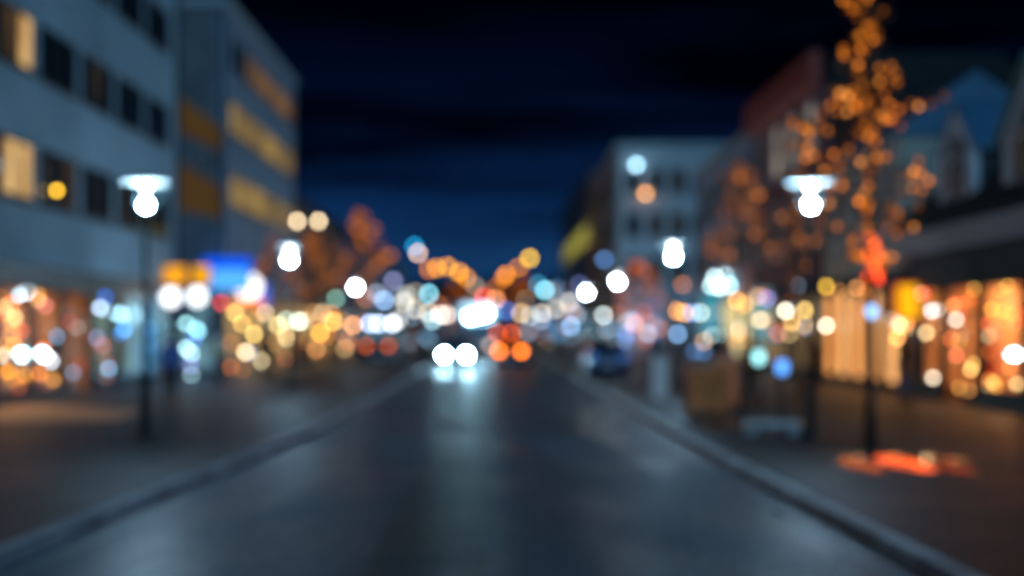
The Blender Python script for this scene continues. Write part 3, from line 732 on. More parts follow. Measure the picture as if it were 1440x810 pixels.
make_lights('second strand of dimmer orange fairy lights deeper in the crown of the nearest tree', tree, tips, 98, [(140,72,16),(110,56,12),(150,84,24)], .045, LG, 21, (), 9, .5, True)
make_lights('third strand of amber fairy lights spread low through the crown of the nearest tree', tree, [p for p in tips if p.z < 5.3], 98, [(170,92,24),(145,75,18),(110,56,12),(190,115,50)], .045, LG, 21, (), 13, .5, True)
tl = thing('string_lights', 'red orange fairy lights coiled around the upper trunk of the nearest tree', 'string lights', tree.location, 0, LG)
wr = MB(); cp = []
for k in range(40):
    a = k*.9; cp.append((.085*math.cos(a), .085*math.sin(a)-.02, 2.5+.016*k))
wr.tube(cp, .004, 4, False).build('wire', M_WIRE, tl)
for k in range(0, 40, 3):
    o = bpy.data.objects.new('bulb', ballmesh(peak_mat((235,95,40) if k > 9 else (240,70,35), 21, .05, .8), 8)); COL.objects.link(o); o.parent = tl; o.location = cp[k]; o.scale = (.05,)*3
def lit_tree(label, llabel, px, d, ztop, zc, cw, seed, n, cols, r, leaf=200):
    x = (px-VPX)/FPX*d
    t, tips, w_, _ = make_tree('street_tree', label, x, d, ztop, zc, cw, seed, TG, leaf)
    make_lights(llabel, t, tips, n, cols, r, LG, d, (), seed+40, .24)
    return t
DIM = [(150,80,30),(120,62,25),(95,48,20),(170,95,40)]
lit_tree('broad tree dotted with dim orange lights before the slate blue house', 'dim orange lights in the broad tree before the slate blue house', 1042, 44, 7.0, 3.0, 1.7, 21, 90, [(120,66,26),(95,50,20),(150,85,35),(75,40,18)], .08)
lit_tree('tree with deep orange lights standing past the ochre panelled block', 'deep orange lights in the tree past the ochre panelled block', 508, 76, 8.1, 4.0, 1.9, 22, 60, [(140,75,12),(105,54,8),(160,86,14)], .15)
lit_tree('brown lit tree in front of the low town house with flood lamps', 'dim brown orange lights in the tree before the flood lamps', 440, 62, 6.1, 2.4, 2.2, 23, 90, [(95,52,25),(75,40,20),(120,65,28)], .12)
lit_tree('small tree with faint lights beside the ochre panelled block shops', 'faint brown lights in the small tree by the ochre panelled block shops', 385, 58, 5.6, 2.4, 1.3, 24, 45, [(95,50,25),(70,38,20)], .11)
lit_tree('far tree with orange lights left of the road under the lantern garland', 'orange lights in the far tree left of the road', 648, 130, 6.6, 2.0, 2.6, 25, 40, [(90,42,10),(70,32,8)], .26)
lit_tree('far tree with orange lights right of the road under the lantern garland', 'orange lights in the far tree right of the road', 728, 130, 7.0, 2.0, 2.8, 26, 45, [(95,44,10),(70,32,8)], .26)
lit_tree('tree with reddish lights before the pale concrete block', 'reddish orange lights in the tree before the pale concrete block', 898, 78, 5.6, 2.0, 1.9, 27, 45, [(130,62,30),(150,70,35),(95,48,25)], .15)
lit_tree('slim tree with sparse lights before the dark red house', 'sparse orange lights in the slim tree before the dark red house', 1120, 37, 6.0, 3.2, 1.1, 28, 30, [(150,85,38),(110,60,28),(180,105,50)], .07)

# garland of amber lanterns across the road
ga = thing('lantern_garland', 'garland of round amber lanterns sagging across the far road', 'garland', (0,110,0))
gp = [(603,379),(614,377),(630,375),(646,383),(656,391),(668,402),(682,411),(697,405),(708,391),(712,386),(730,376),(745,363)]
gc = [(190,105,0),(225,145,0),(235,152,0),(240,155,0),(200,120,5),(140,125,110),(80,70,60),(140,72,5),(190,105,0),(215,128,0),(190,112,0),(250,195,0)]
gw = [P(-700/1+0,0,1)]
gq = list(zip(gp, gc)) + [((680,418),(235,40,30)),((697,421),(235,150,100)),((712,437),(60,105,185))]  # last three: separate far lamps, put on the garland with added hangers
wp = [P(a, b-4, 110)-Vector((0,110,0)) for a, b in gp]
wp = [Vector((-10.6,0,wp[0].z+1.6))] + wp + [Vector((7.5,0,wp[-1].z+2.4))]
MB().tube(wp, .015, 5, False).build('cable', M_WIRE, ga)
for (a, b), c in gq:
    o = bpy.data.objects.new('lantern', ballmesh(peak_mat(c, 110, .2, .75))); COL.objects.link(o); o.parent = ga
    o.location = P(a, b, 110)-Vector((0,110,0)); o.scale = (.2,)*3
    if b > 415: MB().tube([(0,0,1),(0,0,(b-404)/2000*110/.2)], .05, 5).build('hanger', M_WIRE, o)

# ------------------------------------------------------------------ vehicles
def car(label, x, y, rz, paint, head=None, tail=None, wid=1.66, length=3.9, lampx=.56, lampz=.66, tailz=.85, group=None, height=1.46, name='car'):
    t = thing(name, label, 'car', (x, y, 0), rz, group)      # local +Y is the front
    hw, hl = wid/2, length/2
    pm = mat('car_paint_%.2f_%.2f_%.2f' % paint, paint, .3, .2, var=.08, coat=.6)
    sec = [(-hl,.42,.80,.80),(-hl+.08,.30,.92,.92),(-hl*.62,.20,.98,1.0),(0,.20,.94,1.0),(hl*.42,.20,.92,1.0),(hl*.62,.20,.90,.99),(hl-.22,.26,.80,.93),(hl-.04,.32,.70,.84),(hl,.42,.62,.76)]
    bm_ = MB(); rings = []
    for yy, zb, zt, wf in sec:
        w = hw*wf; pts = [(-w*.86,zb),(-w,zb+.12),(-w*1.0,(zb+zt)/2+.04),(-w*.95,zt-.08),(-w*.8,zt),(0,zt+.03),(w*.8,zt),(w*.95,zt-.08),(w,(zb+zt)/2+.04),(w,zb+.12),(w*.86,zb)]
        rings.append([bm_.bm.verts.new((px_, yy, pz)) for px_, pz in pts])
    nn = len(rings[0])
    for a, b_ in zip(rings, rings[1:]):
        for k in range(nn): bm_.bm.faces.new((a[k], a[(k+1)%nn], b_[(k+1)%nn], b_[k]))
    bm_.bm.faces.new(rings[0][::-1]); bm_.bm.faces.new(rings[-1])
    bm_.build('body', pm, t, bevel=.02, smooth=True)
    g = MB(); gr = []
    for yy, w, z in ((-hl*.93,.74,.93),(-hl*.72,.70,height-.10),(-hl*.35,.68,height-.03),(hl*.08,.68,height-.04),(hl*.22,.70,height-.12),(hl*.56,.74,.90)):
        gr.append((yy, w*hw/.83, z))
    R = []
    for yy, w, z in gr:
        R.append([g.bm.verts.new(p) for p in ((-w*1.12,yy,.86),(-w*.96,yy,z-.04),(-w*.8,yy,z),(w*.8,yy,z),(w*.96,yy,z-.04),(w*1.12,yy,.86))])
    for a, b_ in zip(R, R[1:]):
        for k in range(5): g.bm.faces.new((a[k], a[k+1], b_[k+1], b_[k]))
    g.bm.faces.new(R[0][::-1]); g.bm.faces.new(R[-1])
    g.build('windows', M_DGLASS, t)
    rf = MB(); rr_ = []
    for yy, w, z in gr[1:5]: rr_.append([rf.bm.verts.new(p) for p in ((-w*.97,yy,z-.03),(-w*.8,yy,z+.015),(w*.8,yy,z+.015),(w*.97,yy,z-.03))])
    for a, b_ in zip(rr_, rr_[1:]):
        for k in range(3): rf.bm.faces.new((a[k], a[k+1], b_[k+1], b_[k]))
    rf.build('roof', pm, t, smooth=True)
    for sx in (-1, 1):
        for yy in (-hl*.62, hl*.64):
            wh = MB().tube([(sx*(hw-.19),yy,.30),(sx*(hw+.01),yy,.30)], .30, 20).build('wheel', M_BLACK, t)
            MB().tube([(sx*(hw+.012),yy,.30),(sx*(hw+.022),yy,.30)], .19, 16).build('rim', M_GREYSTEEL, wh)
        hm = head if head else mat('lamp_glass', (.5,.52,.55), .1)
        MB().lathe([(.02,-.05),(.11,-.03),(.12,.0),(.10,.03),(.01,.045)], seg=16).build('headlight', hm, t).matrix_local = Matrix.Translation((sx*lampx, hl-.03, lampz)) @ Matrix.Rotation(-PI/2, 4, 'X')
        tm = tail if tail else mat('red_lens', (.25,.01,.01), .2)
        MB().box((sx*lampx-.12,-hl-.02,tailz-.11),(sx*lampx+.12,-hl+.05,tailz+.11)).build('tail_light', tm, t, bevel=.02)
        MB().box((sx*(hw+.02)-.09,hl*.36-.05,.92),(sx*(hw+.02)+.09,hl*.36+.05,1.05)).build('mirror', pm, t, bevel=.02)
    MB().box((-.26,-hl-.012,.5),(.26,-hl-.002,.61)).build('number_plate', M_WHITE, t)
    MB().box((-.26,hl+.002,.38),(.26,hl+.012,.49)).build('number_plate', M_WHITE, t)
    MB().box((-hw*.7,hl-.005,.28),(hw*.7,hl+.03,.36)).build('bumper', M_BLACK, t)
    return t
HEAD = emat((.42,.80,1), 700)
TAIL = emat(lin((255,118,20)), 14)
TAIL2 = emat(lin((255,95,15)), 12)
car('small oncoming car in the middle of the road with both white headlights blazing', (642-VPX)/FPX*66, 66, PI, (.16,.2,.24), head=HEAD, wid=1.56, lampx=.5)
car('car driving away with bright orange red tail lights, nearest of the departing cars', (717-VPX)/FPX*64, 64, 0, (.05,.06,.09), tail=TAIL, wid=1.56, lampx=.48, tailz=.87, group='departing cars')
car('second departing car, its red tail lights showing above the nearer one', (709-VPX)/FPX*98, 98, 0, (.08,.03,.03), tail=TAIL2, tailz=1.5, lampx=.50, group='departing cars', height=1.95)
car('third departing car, farthest, with one red brake glow beside the lorry lamps', (696-VPX)/FPX*112, 112, 0, (.03,.03,.05), tail=emat(lin((235,90,50)), 9), tailz=1.5, lampx=.62, group='departing cars', height=1.95, wid=1.75)
car('dark blue parked car at the right kerb before the pale concrete block', 4.05, 54, 0, (.06,.14,.30), group='cars parked along the kerbs', tail=emat(lin((50,110,190)), 1.2), lampx=.6)
car('silver blue parked car farther along the right kerb', 4.2, 66, 0, (.2,.28,.4), group='cars parked along the kerbs')
car('dark car parked at the left kerb with orange lamps lit', -5.6, 68, 0, (.05,.06,.1), group='cars parked along the kerbs', tail=emat(lin((255,110,30)), 3.2), tailz=1.05, lampx=.52)
# lorry
lo = thing('lorry', 'white box lorry with a dazzling bank of lamps along its cab roof', 'lorry', ((672-VPX)/FPX*84, 84, 0), PI)
MB().box((-1.05,-5.2,.85),(1.05,-.2,3.3)).build('cargo_box', mat('white_box_paint', (.6,.62,.65), .5), lo, bevel=.05)
MB().prism([(-.1,.5),(1.55,.5),(1.6,1.35),(1.2,2.35),(-.1,2.45)], 'x', -.98, .98).build('cab', mat('cab_paint', (.5,.53,.58), .35), lo, bevel=.06)
MB().prism([(1.615,1.42),(1.26,2.28),(1.275,2.29),(1.63,1.43)], 'x', -.85, .85).build('windscreen', M_DGLASS, lo)
MB().box((-.97,1.25,2.40),(.97,1.32,2.47)).box((-.9,1.1,2.3),(-.85,1.3,2.45)).box((.85,1.1,2.3),(.9,1.3,2.45)).build('lamp_bar', M_FRAME, lo)
for xx, zz, s_ in ((-.5,2.72,.15),(-.2,2.66,.15),(.12,2.6,.15),(.44,2.52,.15)):
    MB().ball((xx,1.36,zz), s_, 14).build('roof_lamp', emat((.42,.80,1), 150), lo, smooth=True)
for sx in (-1, 1):
    MB().box((sx*.72-.13,1.56,.78),(sx*.72+.13,1.62,.98)).build('headlight', emat((.9,.7,.6), 5), lo, bevel=.02)
    for yy in (.75,-3.6):
        wh = MB().tube([(sx*.75,yy,.45),(sx*1.04,yy,.45)], .45, 20).build('wheel', M_BLACK, lo)
        MB().tube([(sx*1.042,yy,.45),(sx*1.055,yy,.45)], .27, 16).build('rim', M_GREYSTEEL, wh)
MB().box((-1.0,1.56,.42),(1.0,1.7,.66)).build('bumper', M_FRAME, lo, bevel=.03)

# ------------------------------------------------------------------ pavement furniture, right
def planter(label, x, y, w, h, m):
    t = thing('planter', label, 'planter', (x, y, .12))
    b_ = MB()
    nb = 7
    for k in range(nb):
        z = .06+(h-.06)*k/nb; b_.box((-w/2,-w/2,z),(w/2,w/2,z+(h-.06)/nb-.012))
    b_.build('box', m, t, bevel=.006)
    for sx in (-1,1):
        for sy in (-1,1): MB().box((sx*w/2-.035,sy*w/2-.035,0),(sx*w/2+.035,sy*w/2+.035,h+.04)).build('corner_post', m, t)
    return t
planter('tall brown slatted timber planter standing on the right pavement', 4.35, 29.6, .72, .98, M_WOOD)
def aboard(name, label, x, y, w, h, m, rz=0., panel=None):
    t = thing(name, label, 'signboard', (x, y, .12), rz)
    for sg in (-1, 1):
        p = MB().prism([(sg*.26,0),(sg*.29,0),(sg*.05,h),(sg*.02,h)], 'x', -w/2, w/2).build('board', m, t, bevel=.01)
    MB().tube([(-w/2,0,h),(w/2,0,h)], .022, 8).build('hinge', M_GREYSTEEL, t)
    MB().box((-w/2+.05,-.2,.22),(-w/2+.07,.2,.24)).box((w/2-.07,-.2,.22),(w/2-.05,.2,.24)).build('stay', M_GREYSTEEL, t)
    return t
aboard('sandwich_board', 'orange sandwich board on the right pavement behind the timber planter', 5.35, 33.4, .62, 1.12, M_ORANGE, .1)
aboard('sandwich_board', 'white sandwich board near the right kerb, left of the timber planter', 4.1, 36, .42, 1.05, M_WHITE, -.1)
bt = thing('bench', 'low pale stone bench block at the foot of the right street lamp', 'bench', (4.55, 23.6, .12))
MB().box((-.45,-.22,.15),(.45,.22,.24)).build('seat', M_WHITE, bt, bevel=.02)
for sx in (-1,1): MB().box((sx*.36-.08,-.17,0),(sx*.36+.08,.17,.147)).build('leg', M_WHITE, bt, bevel=.01)
def bollard_lamp(label, px, py, d, rgb):
    p = P(px, py, d); t = thing('bollard_lamp', label, 'bollard lamp', (p.x, d, .12), 0, 'coloured bollard lamps')
    h = p.z-.12
    MB().lathe([(.08,0),(.08,.03),(.05,.06),(.045,h-.16),(.07,h-.13)], seg=14).build('post', M_STEEL, t)
    MB().lathe([(.07,h-.13),(.10,h-.08),(.10,h+.08),(.07,h+.12)], seg=16).build('lens', peak_mat(rgb, d, .11, 1.2), t)
    MB().lathe([(.11,h+.12),(.11,h+.15),(.02,h+.19)], seg=16).build('cap', M_STEEL, t)
bollard_lamp('blue bollard lamp on the right pavement near the street lamp', 1100, 516, 27.5, (90,160,250))
bollard_lamp('teal white bollard lamp on the right pavement left of the blue one', 1067, 502, 30.5, (150,225,230))
bl = thing('bollard', 'plain dark bollard behind the pale stone bench', 'bollard', (4.75, 27.6, .12))
MB().lathe([(.08,0),(.08,.04),(.055,.08),(.055,.85),(.07,.88),(.06,.95),(.01,.98)], seg=16).build('post', M_STEEL, bl)
MB().lathe([(.058,.7),(.06,.71),(.06,.78),(.058,.79)], seg=16).build('band', M_GREYSTEEL, bl)
# blue lantern on tree trunk
q = P(1226, 438, 20.75)
lt = thing('lantern', 'small blue glowing lantern hung on the trunk of the nearest tree', 'lantern', q)
MB().ball((0,0,0), .075, 14, 1.25).build('globe', peak_mat((130,190,255), 20.75, .08, 1.5), lt, smooth=True)
MB().lathe([(.05,.085),(.06,.1),(.02,.14)], seg=12).build('cap', M_FRAME, lt); MB().tube([(0,0,.13),(0,.1,.22),(0,.24,.2)], .008, 6).build('hook', M_FRAME, lt)
# uplights in the pavement round the tree
for px, py, w, dp, rgb, g_, lab in ((1272,652,.58,1.1,(255,95,45),2.2,'glowing red orange uplighter set in the pavement right of the tree foot'),
                       (1210,655,.4,.9,(170,80,45),1.6,'dimmer orange uplighter set in the pavement left of the tree foot'),
                       (1333,659,.5,.8,(120,48,30),1.5,'faint red uplighter set in the pavement farthest from the tree foot')):
    d = (CAM_H-.13)*FPX/(py-VPY); x = (px-VPX)/FPX*d
    mt = litwin('uplighter_glass_%d' % px, tuple(.35*v*g_ for v in lin(rgb)), tuple(1.1*v*g_ for v in lin(rgb)), 1., 3.5, 1)
    t = thing('ground_uplighter', lab, 'ground light', (x, d, .12), 0, 'uplighters round the tree')
    MB().lathe([(1,.001),(1,.012),(.9,.016)], seg=28, sx=w/2*1.12, sy=dp*1.12).build('rim', M_GREYSTEEL, t)
    MB().lathe([(.9,.014),(.88,.022),(.5,.026)], seg=28, sx=w/2*1.1, sy=dp*1.1).build('lens', mt, t)

# ------------------------------------------------------------------ goods in the shop windows
def mannequin(label, x, y, z, rz, cm, hm):
    t = thing('mannequin', label, 'mannequin', (x, y, z), rz, 'dressed mannequins in the shop windows')
    MB().lathe([(.2,0),(.2,.02),(.03,.03),(.02,.7)], seg=16).build('stand', M_GREYSTEEL, t)
    MB().lathe([(.22,.55),(.21,.7),(.18,.95),(.155,1.05),(.19,1.25),(.2,1.38),(.13,1.46),(.06,1.5)], seg=18, sy=.65).build('coat', cm, t, smooth=True)
    for sx in (-1,1): MB().tube([(sx*.18,0,1.4),(sx*.25,.02,1.15),(sx*.24,-.04,.85)], [.06,.05,.035], 8).build('sleeve', cm, t, smooth=True)
    MB().lathe([(.045,1.47),(.045,1.54),(.08,1.6),(.095,1.7),(.07,1.79),(.01,1.82)], seg=16).build('head', hm, t, smooth=True)
def gift(label, x, y, z, s_, m, rm):
    t = thing('gift_box', label, 'box', (x, y, z), random.uniform(-.4,.4), 'boxes stacked in the shop windows')
    MB().box((-s_/2,-s_/2,0),(s_/2,s_/2,s_*.8)).build('box', m, t, bevel=.01)
    MB().box((-s_/2-.012,-s_/2-.012,s_*.66),(s_/2+.012,s_/2+.012,s_*.815)).build('lid', rm, t, bevel=.008)
def picture(label, x, y, z, w, h, m):
    t = thing('poster_frame', label, 'picture', (x, y, z), 0, 'framed pictures in the shop windows')
    MB().box((-.02,-w/2,0),(.02,w/2,h)).build('frame', M_FRAME, t)
    MB().box((-.028,-w/2+.04,.04),(.028,w/2-.04,h-.04)).build('picture', m, t)
cn_ = {'red':(.55,.05,.04),'orange':(.65,.24,.04),'cream':(.65,.55,.38),'yellow':(.65,.45,.06),'brown':(.24,.12,.06),'white':(.72,.70,.66),'teal':(.05,.32,.36),'blue':(.05,.14,.42),'pink':(.6,.25,.28),'black':(.02,.02,.022)}
gmx = {k: mat('cloth_'+k, v, .75, var=.2, scale=5) for k, v in cn_.items()}
M_HEADM = mat('mannequin_shell', (.6,.5,.42), .4)
lc = [('orange',31.2),('red',32.3),('cream',33.9),('orange',35.0),('brown',36.2),('white',37.3),('red',38.5),('black',39.6),('teal',41.8),('white',43.6),('blue',45.9),('black',47.6)]
plL = ['at the near end of the office block shops','beside the first partition','just past the first partition','under the warm ceiling lamp','beside the open rail','in the middle shop window','near the shop door','by the second partition','in the blue lit shop','between the pale blue panels','beside the last partition','at the far end of the office block shops']
for (c, y_), w in zip(lc, plL): mannequin('mannequin in a %s coat %s' % (c, w), -12.35-random.uniform(0,.5), y_, .135, PI/2+random.uniform(-.4,.4), gmx[c], M_HEADM)
rc = [('cream',27.4),('red',28.8),('orange',30.2),('brown',31.5),('yellow',32.8),('red',34.3),('white',35.8)]
plR = ['at the near end of the dormer house window','second from the near end of the dormer house window','under the green roofed dormer','left of the centre post of the dormer house shop','under the ceiling lamps of the dormer house shop','under the blue roofed dormer','nearest the lit yellow panel in the dormer house shop']
for (c, y_), w in zip(rc, plR): mannequin('mannequin in a %s coat %s' % (c, w), 11.9+random.uniform(0,.5), y_, .135, -PI/2+random.uniform(-.4,.4), gmx[c], M_HEADM)
for k, (c, c2, y_, s_) in enumerate((('red','cream',31.6,.5),('yellow','red',33.0,.42),('orange','white',34.4,.5),('pink','white',35.6,.4),('white','red',36.8,.45),('teal','white',42.4,.5),('blue','white',44.9,.45))):
    gift('%s box with a %s lid on the floor of the office block shop window' % (c, c2), -11.98, y_, .135, s_, gmx[c], gmx[c2])
for k, (c, c2, y_, s_) in enumerate((('yellow','orange',28.1,.5),('orange','red',29.5,.45),('red','yellow',30.9,.5),('cream','orange',32.2,.45),('brown','cream',33.5,.5),('orange','cream',35.1,.45))):
    gift('%s box with a %s lid on the floor of the dormer house shop window' % (c, c2), 11.5, y_, .135, s_, gmx[c], gmx[c2])
for c, y_, z_ in (('orange',30.8,1.4),('red',31.9,1.7),('yellow',32.6,1.2),('cream',34.6,1.6),('pink',36.3,1.5),('teal',42.0,1.4),('blue',43.0,1.7)):
    picture('framed %s picture on the back wall of the office block shops' % c, -16.4, y_*1.42, z_, .9, 1.1, gmx[c]) if y_*1.42 < 49 else picture('framed %s picture hung low behind the office block shop window' % c, -13.5, y_, z_, .7, .9, gmx[c])
for c, y_, z_ in (('red',33.0,1.4),('yellow',34.8,1.7),('orange',36.6,1.3),('white',31.2,1.6),('teal',29.6,1.5)):
    picture('framed %s picture on show deep inside the dormer house shop' % c, 14.5, y_, z_, .9, 1.0, gmx[c])

# ------------------------------------------------------------------ people
def skin_mesh(name, verts, edges, rads, m, parent, sub=1):
    me = bpy.data.meshes.new(name); me.from_pydata(verts, edges, []); me.materials.append(m)
    o = bpy.data.objects.new(name, me); COL.objects.link(o); o.parent = parent
    md = o.modifiers.new('skin', 'SKIN'); md.use_smooth_shade = True
    for v, r in zip(me.skin_vertices[0].data, rads): v.radius = r if hasattr(r, '__len__') else (r, r)
    me.skin_vertices[0].data[0].use_root = True
    s_ = o.modifiers.new('sub', 'SUBSURF'); s_.levels = sub; s_.render_levels = sub
    return o
def person(label, x, y, rz, coat, trousers, hair, stride=.2, h=1.72):
    t = thing('person', label, 'person', (x, y, .12), rz, 'people on the pavements')     # faces local -Y
    k = h/1.72; st = stride
    def V(*p): return tuple(c*k for c in p)
    verts = [V(0,0,.92),V(0,.01,1.15),V(0,.01,1.36),V(0,0,1.46),V(0,-.01,1.54),V(0,-.02,1.62),V(0,-.015,1.68),
             V(-.17,0,1.37),V(-.23,.02+st*.3,1.12),V(-.23,-.05+st*.5,.88),V(-.23,-.07+st*.5,.80),
             V(.17,0,1.37),V(.23,.02-st*.3,1.12),V(.23,-.08-st*.5,.90),V(.23,-.10-st*.5,.82),
             V(-.095,0,.86),V(-.10,-st*.55,.48),V(-.10,-st*.85,.09),V(-.10,-st*.85-.14,.035),
             V(.095,0,.86),V(.10,st*.35,.48),V(.10,st*1.0,.10),V(.10,st*1.0-.13,.035)]
    edges = [(0,1),(1,2),(2,3),(3,4),(4,5),(5,6),(2,7),(7,8),(8,9),(9,10),(2,11),(11,12),(12,13),(13,14),(0,15),(15,16),(16,17),(17,18),(0,19),(19,20),(20,21),(21,22)]
    rads = [(.15,.10),(.135,.095),(.15,.10),.055,(.075,.09),(.078,.095),(.06,.07),.06,.045,.034,.036,.06,.045,.034,.036,.085,.06,.042,.035,.085,.06,.042,.035]
    rads = [tuple(a*k for a in r) if hasattr(r, '__len__') else r*k for r in rads]
    skin_mesh('body', verts, edges, rads, M_SKIN, t, 2)
    # trousers
    tv = [verts[i] for i in (0,15,16,17,19,20,21)]
    skin_mesh('trousers', tv, [(0,1),(1,2),(2,3),(0,4),(4,5),(5,6)], [(.16*k,.115*k),.098*k,.074*k,.062*k,.098*k,.074*k,.062*k], gmx[trousers], t, 1)
    c = MB().lathe([(.19,.74),(.18,.92),(.165,1.08),(.185,1.28),(.18,1.38),(.12,1.45),(.07,1.49)], seg=18, sy=.72).build('coat', gmx[coat], t, smooth=True); c.scale = (k,k,k)
    for a in ((7,8,9),(11,12,13)):
        MB().tube([verts[i] for i in a], [.075*k,.06*k,.046*k], 10).build('sleeve', gmx[coat], t, smooth=True)
    hm = mat('hair_'+hair, {'dark':(.03,.02,.015),'fair':(.35,.24,.12),'brown':(.1,.06,.035)}[hair], .6)
    hr = MB().lathe([(.098,1.575),(.105,1.62),(.10,1.68),(.07,1.735),(.01,1.755)], (0,.022,0), 16, sy=1.05).build('hair', hm, t, smooth=True); hr.scale = (k,k,k)
    for a in (18, 22):
        f = verts[a]; MB().cbox((f[0], f[1]+.06, .045), (.095, .27, .085)).build('shoe', gmx['black'], t, bevel=.03)
    for sx in (-1,1): MB().ball((sx*.03*k,-.108*k,1.625*k), .011*k, 8).build('eye', gmx['black'], t)
    MB().ball((0,-.118*k,1.595*k), .014*k, 8, 1.4).build('nose', M_SKIN, t)
    # hands with fingers
    for w in (10, 14):
        b_ = Vector(verts[w]); hd = MB()
        hd.tube([b_+Vector((0,0,.03)), b_+Vector((0,0,-.05))], [.03*k,.036*k], 8)
        for q in range(4):
            oy = (q-1.5)*.018; L = (.065,.075,.07,.055)[q]
            hd.tube([b_+Vector((0,oy,-.045)), b_+Vector((0,oy*1.05-.008,-.045-L*.55)), b_+Vector((0,oy*1.05-.022,-.045-L))], [.0095,.009,.007], 6)
        hd.tube([b_+Vector((0,-.028,-.005)), b_+Vector((0,-.05,-.035)), b_+Vector((0,-.055,-.06))], [.011,.010,.008], 6)
        hd.build('hand', M_SKIN, t, smooth=True)
    return t
person('person in a dark blue coat walking past the blue lit shop on the left pavement', -7.6, 33, .25, 'blue', 'black', 'dark', .22, 1.66)
person('person in a black coat standing by the ochre panelled block shops', -8.1, 50, 2.6, 'black', 'black', 'brown', .06, 1.76)
person('person in a red coat walking on the left pavement beyond the ochre block', -7.9, 57, 3.1, 'red', 'black', 'fair', .2, 1.68)
person('person in a black coat strolling before the cyan lit shop on the right pavement', 6.6, 43, 2.9, 'black', 'blue', 'dark', .2, 1.78)
person('person in a brown coat standing under the peach windows', 9.2, 41.5, -1.2, 'brown', 'black', 'brown', .08, 1.72)
person('person in a teal coat walking beside the parked cars', 6.2, 56, .1, 'teal', 'black', 'fair', .22, 1.7)

person('person in a cream coat before the twin amber lightboxes', -9.0, 46, .9, 'cream', 'black', 'dark', .15, 1.7)
person('person in a black coat walking towards the low town house with flood lamps', -7.0, 62, 3.0, 'black', 'black', 'dark', .24, 1.8)
person('person in an orange coat by the teal white bollard lamp', 6.0, 33.5, 2.2, 'orange', 'black', 'dark', .12, 1.68)
person('person in a black coat looking into the warm dormer house shop', 9.9, 34.8, 1.5, 'black', 'blue', 'fair', .05, 1.74)
person('person in a pink coat walking between the planter and the cyan lit shop', 7.6, 47.5, -.3, 'pink', 'black', 'brown', .2, 1.66)

# ------------------------------------------------------------------ sky and added blue fill light
w = bpy.data.worlds.new('World'); S.world = w; w.use_nodes = True
n, l = w.node_tree.nodes, w.node_tree.links
bg = n['Background']
SUN_EL, SUN_AZ = math.radians(32), math.radians(150)      # fill light high on the right, behind the camera
sky = n.new('ShaderNodeTexSky'); sky.sky_type = 'NISHITA'; sky.sun_disc = False
sky.sun_elevation = SUN_EL; sky.sun_rotation = SUN_AZ
tint = n.new('ShaderNodeMix'); tint.data_type = 'RGBA'; tint.blend_type = 'MULTIPLY'; tint.inputs[0].default_value = 1
tint.inputs[7].default_value = (.055, .27, 1.0, 1)
l.new(sky.outputs[0], tint.inputs[6])
tc = n.new('ShaderNodeTexCoord'); sp = n.new('ShaderNodeSeparateXYZ'); l.new(tc.outputs['Generated'], sp.inputs[0])
gr = n.new('ShaderNodeValToRGB')   # thick night air: glow of the town low down, black overhead
e = gr.color_ramp.elements
e[0].position = 0.0; e[0].color = (1,1,1,1); e[1].position = .30; e[1].color = (.012,.012,.03,1)
for p_, v in ((.055,.85),(.10,.34),(.15,.11),(.21,.04)):
    k = e.new(p_); k.color = (v*.9, v, v, 1)
l.new(sp.outputs['Z'], gr.inputs['Fac'])
mp = n.new('ShaderNodeMapping'); mp.inputs['Scale'].default_value = (2.6, 2.6, 26); l.new(tc.outputs['Generated'], mp.inputs['Vector'])
nz = n.new('ShaderNodeTexNoise'); nz.inputs['Scale'].default_value = 1.3; nz.inputs['Detail'].default_value = 5; nz.inputs['Roughness'].default_value = .55
l.new(mp.outputs['Vector'], nz.inputs['Vector'])
cl = n.new('ShaderNodeMapRange'); cl.inputs['From Min'].default_value = .38; cl.inputs['From Max'].default_value = .62; cl.inputs['To Min'].default_value = .18; cl.inputs['To Max'].default_value = 1.6
l.new(nz.outputs['Fac'], cl.inputs['Value'])
m1 = n.new('ShaderNodeMix'); m1.data_type = 'RGBA'; m1.blend_type = 'MULTIPLY'; m1.inputs[0].default_value = 1
l.new(tint.outputs[2], m1.inputs[6]); l.new(gr.outputs['Color'], m1.inputs[7])
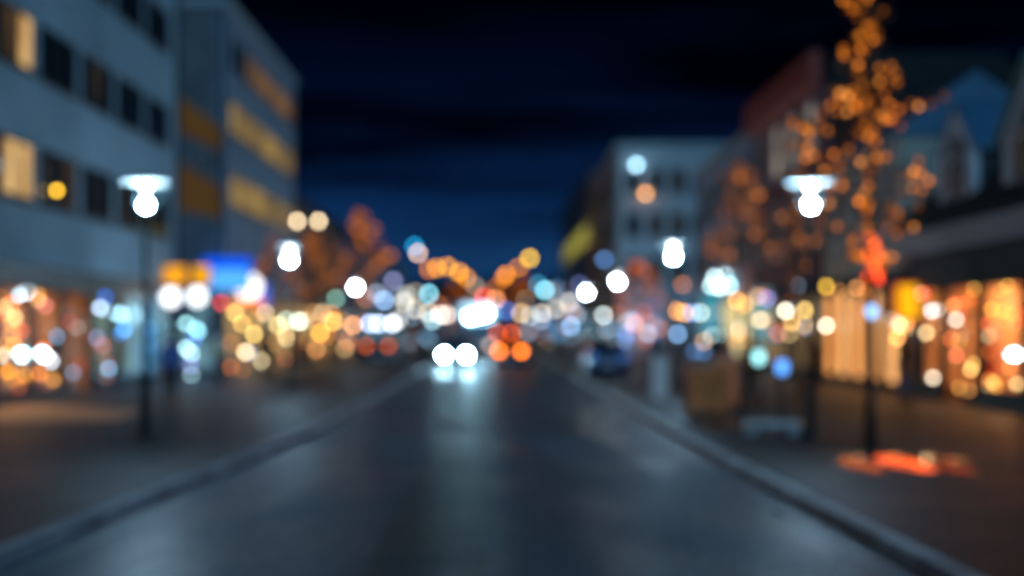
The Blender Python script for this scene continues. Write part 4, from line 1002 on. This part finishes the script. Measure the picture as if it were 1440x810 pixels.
m2 = n.new('ShaderNodeMix'); m2.data_type = 'RGBA'; m2.blend_type = 'MULTIPLY'; m2.inputs[0].default_value = 1
l.new(m1.outputs[2], m2.inputs[6]); l.new(cl.outputs[0], m2.inputs[7])
l.new(m2.outputs[2], bg.inputs['Color'])
bg.inputs['Strength'].default_value = .015
sl = bpy.data.lights.new('blue_fill', 'SUN'); sl.energy = .85; sl.angle = math.radians(10); sl.color = (.22, .62, 1.0)  # blue fill added to light the left facade; no moon in view
so = bpy.data.objects.new('blue_fill', sl); COL.objects.link(so)
# direction towards the fill light for azimuth measured clockwise from +Y
dv = Vector((math.sin(SUN_AZ)*math.cos(SUN_EL), math.cos(SUN_AZ)*math.cos(SUN_EL), math.sin(SUN_EL)))
so.rotation_euler = dv.to_track_quat('Z', 'Y').to_euler()

# ------------------------------------------------------------------ camera
cd = bpy.data.cameras.new('camera'); co = bpy.data.objects.new('camera', cd); COL.objects.link(co)
co.location = (0, 0, CAM_H); co.rotation_euler = (PI/2, 0, 0)
cd.lens = 50; cd.sensor_width = 36; cd.clip_start = .05; cd.clip_end = 2000
cd.shift_x = (720-VPX)/1440; cd.shift_y = (VPY-405)/1440
cd.dof.use_dof = True; cd.dof.focus_distance = FOCUS; cd.dof.aperture_fstop = .57; cd.dof.aperture_blades = 0
S.camera = co
S.render.engine = 'CYCLES'
S.view_settings.view_transform = 'Standard'; S.view_settings.look = 'None'; S.view_settings.exposure = 0; S.view_settings.gamma = 1
S.view_settings.use_curve_mapping = False
c = S.cycles
c.use_denoising = True; c.denoiser = 'OPENIMAGEDENOISE'; c.denoising_input_passes = 'RGB_ALBEDO_NORMAL'; c.denoising_prefilter = 'ACCURATE'
c.use_adaptive_sampling = False; c.use_light_tree = True
c.max_bounces = 6; c.diffuse_bounces = 3; c.glossy_bounces = 3; c.transparent_max_bounces = 8; c.transmission_bounces = 2
c.sample_clamp_direct = 0; c.sample_clamp_indirect = 4; c.caustics_reflective = False; c.caustics_refractive = False
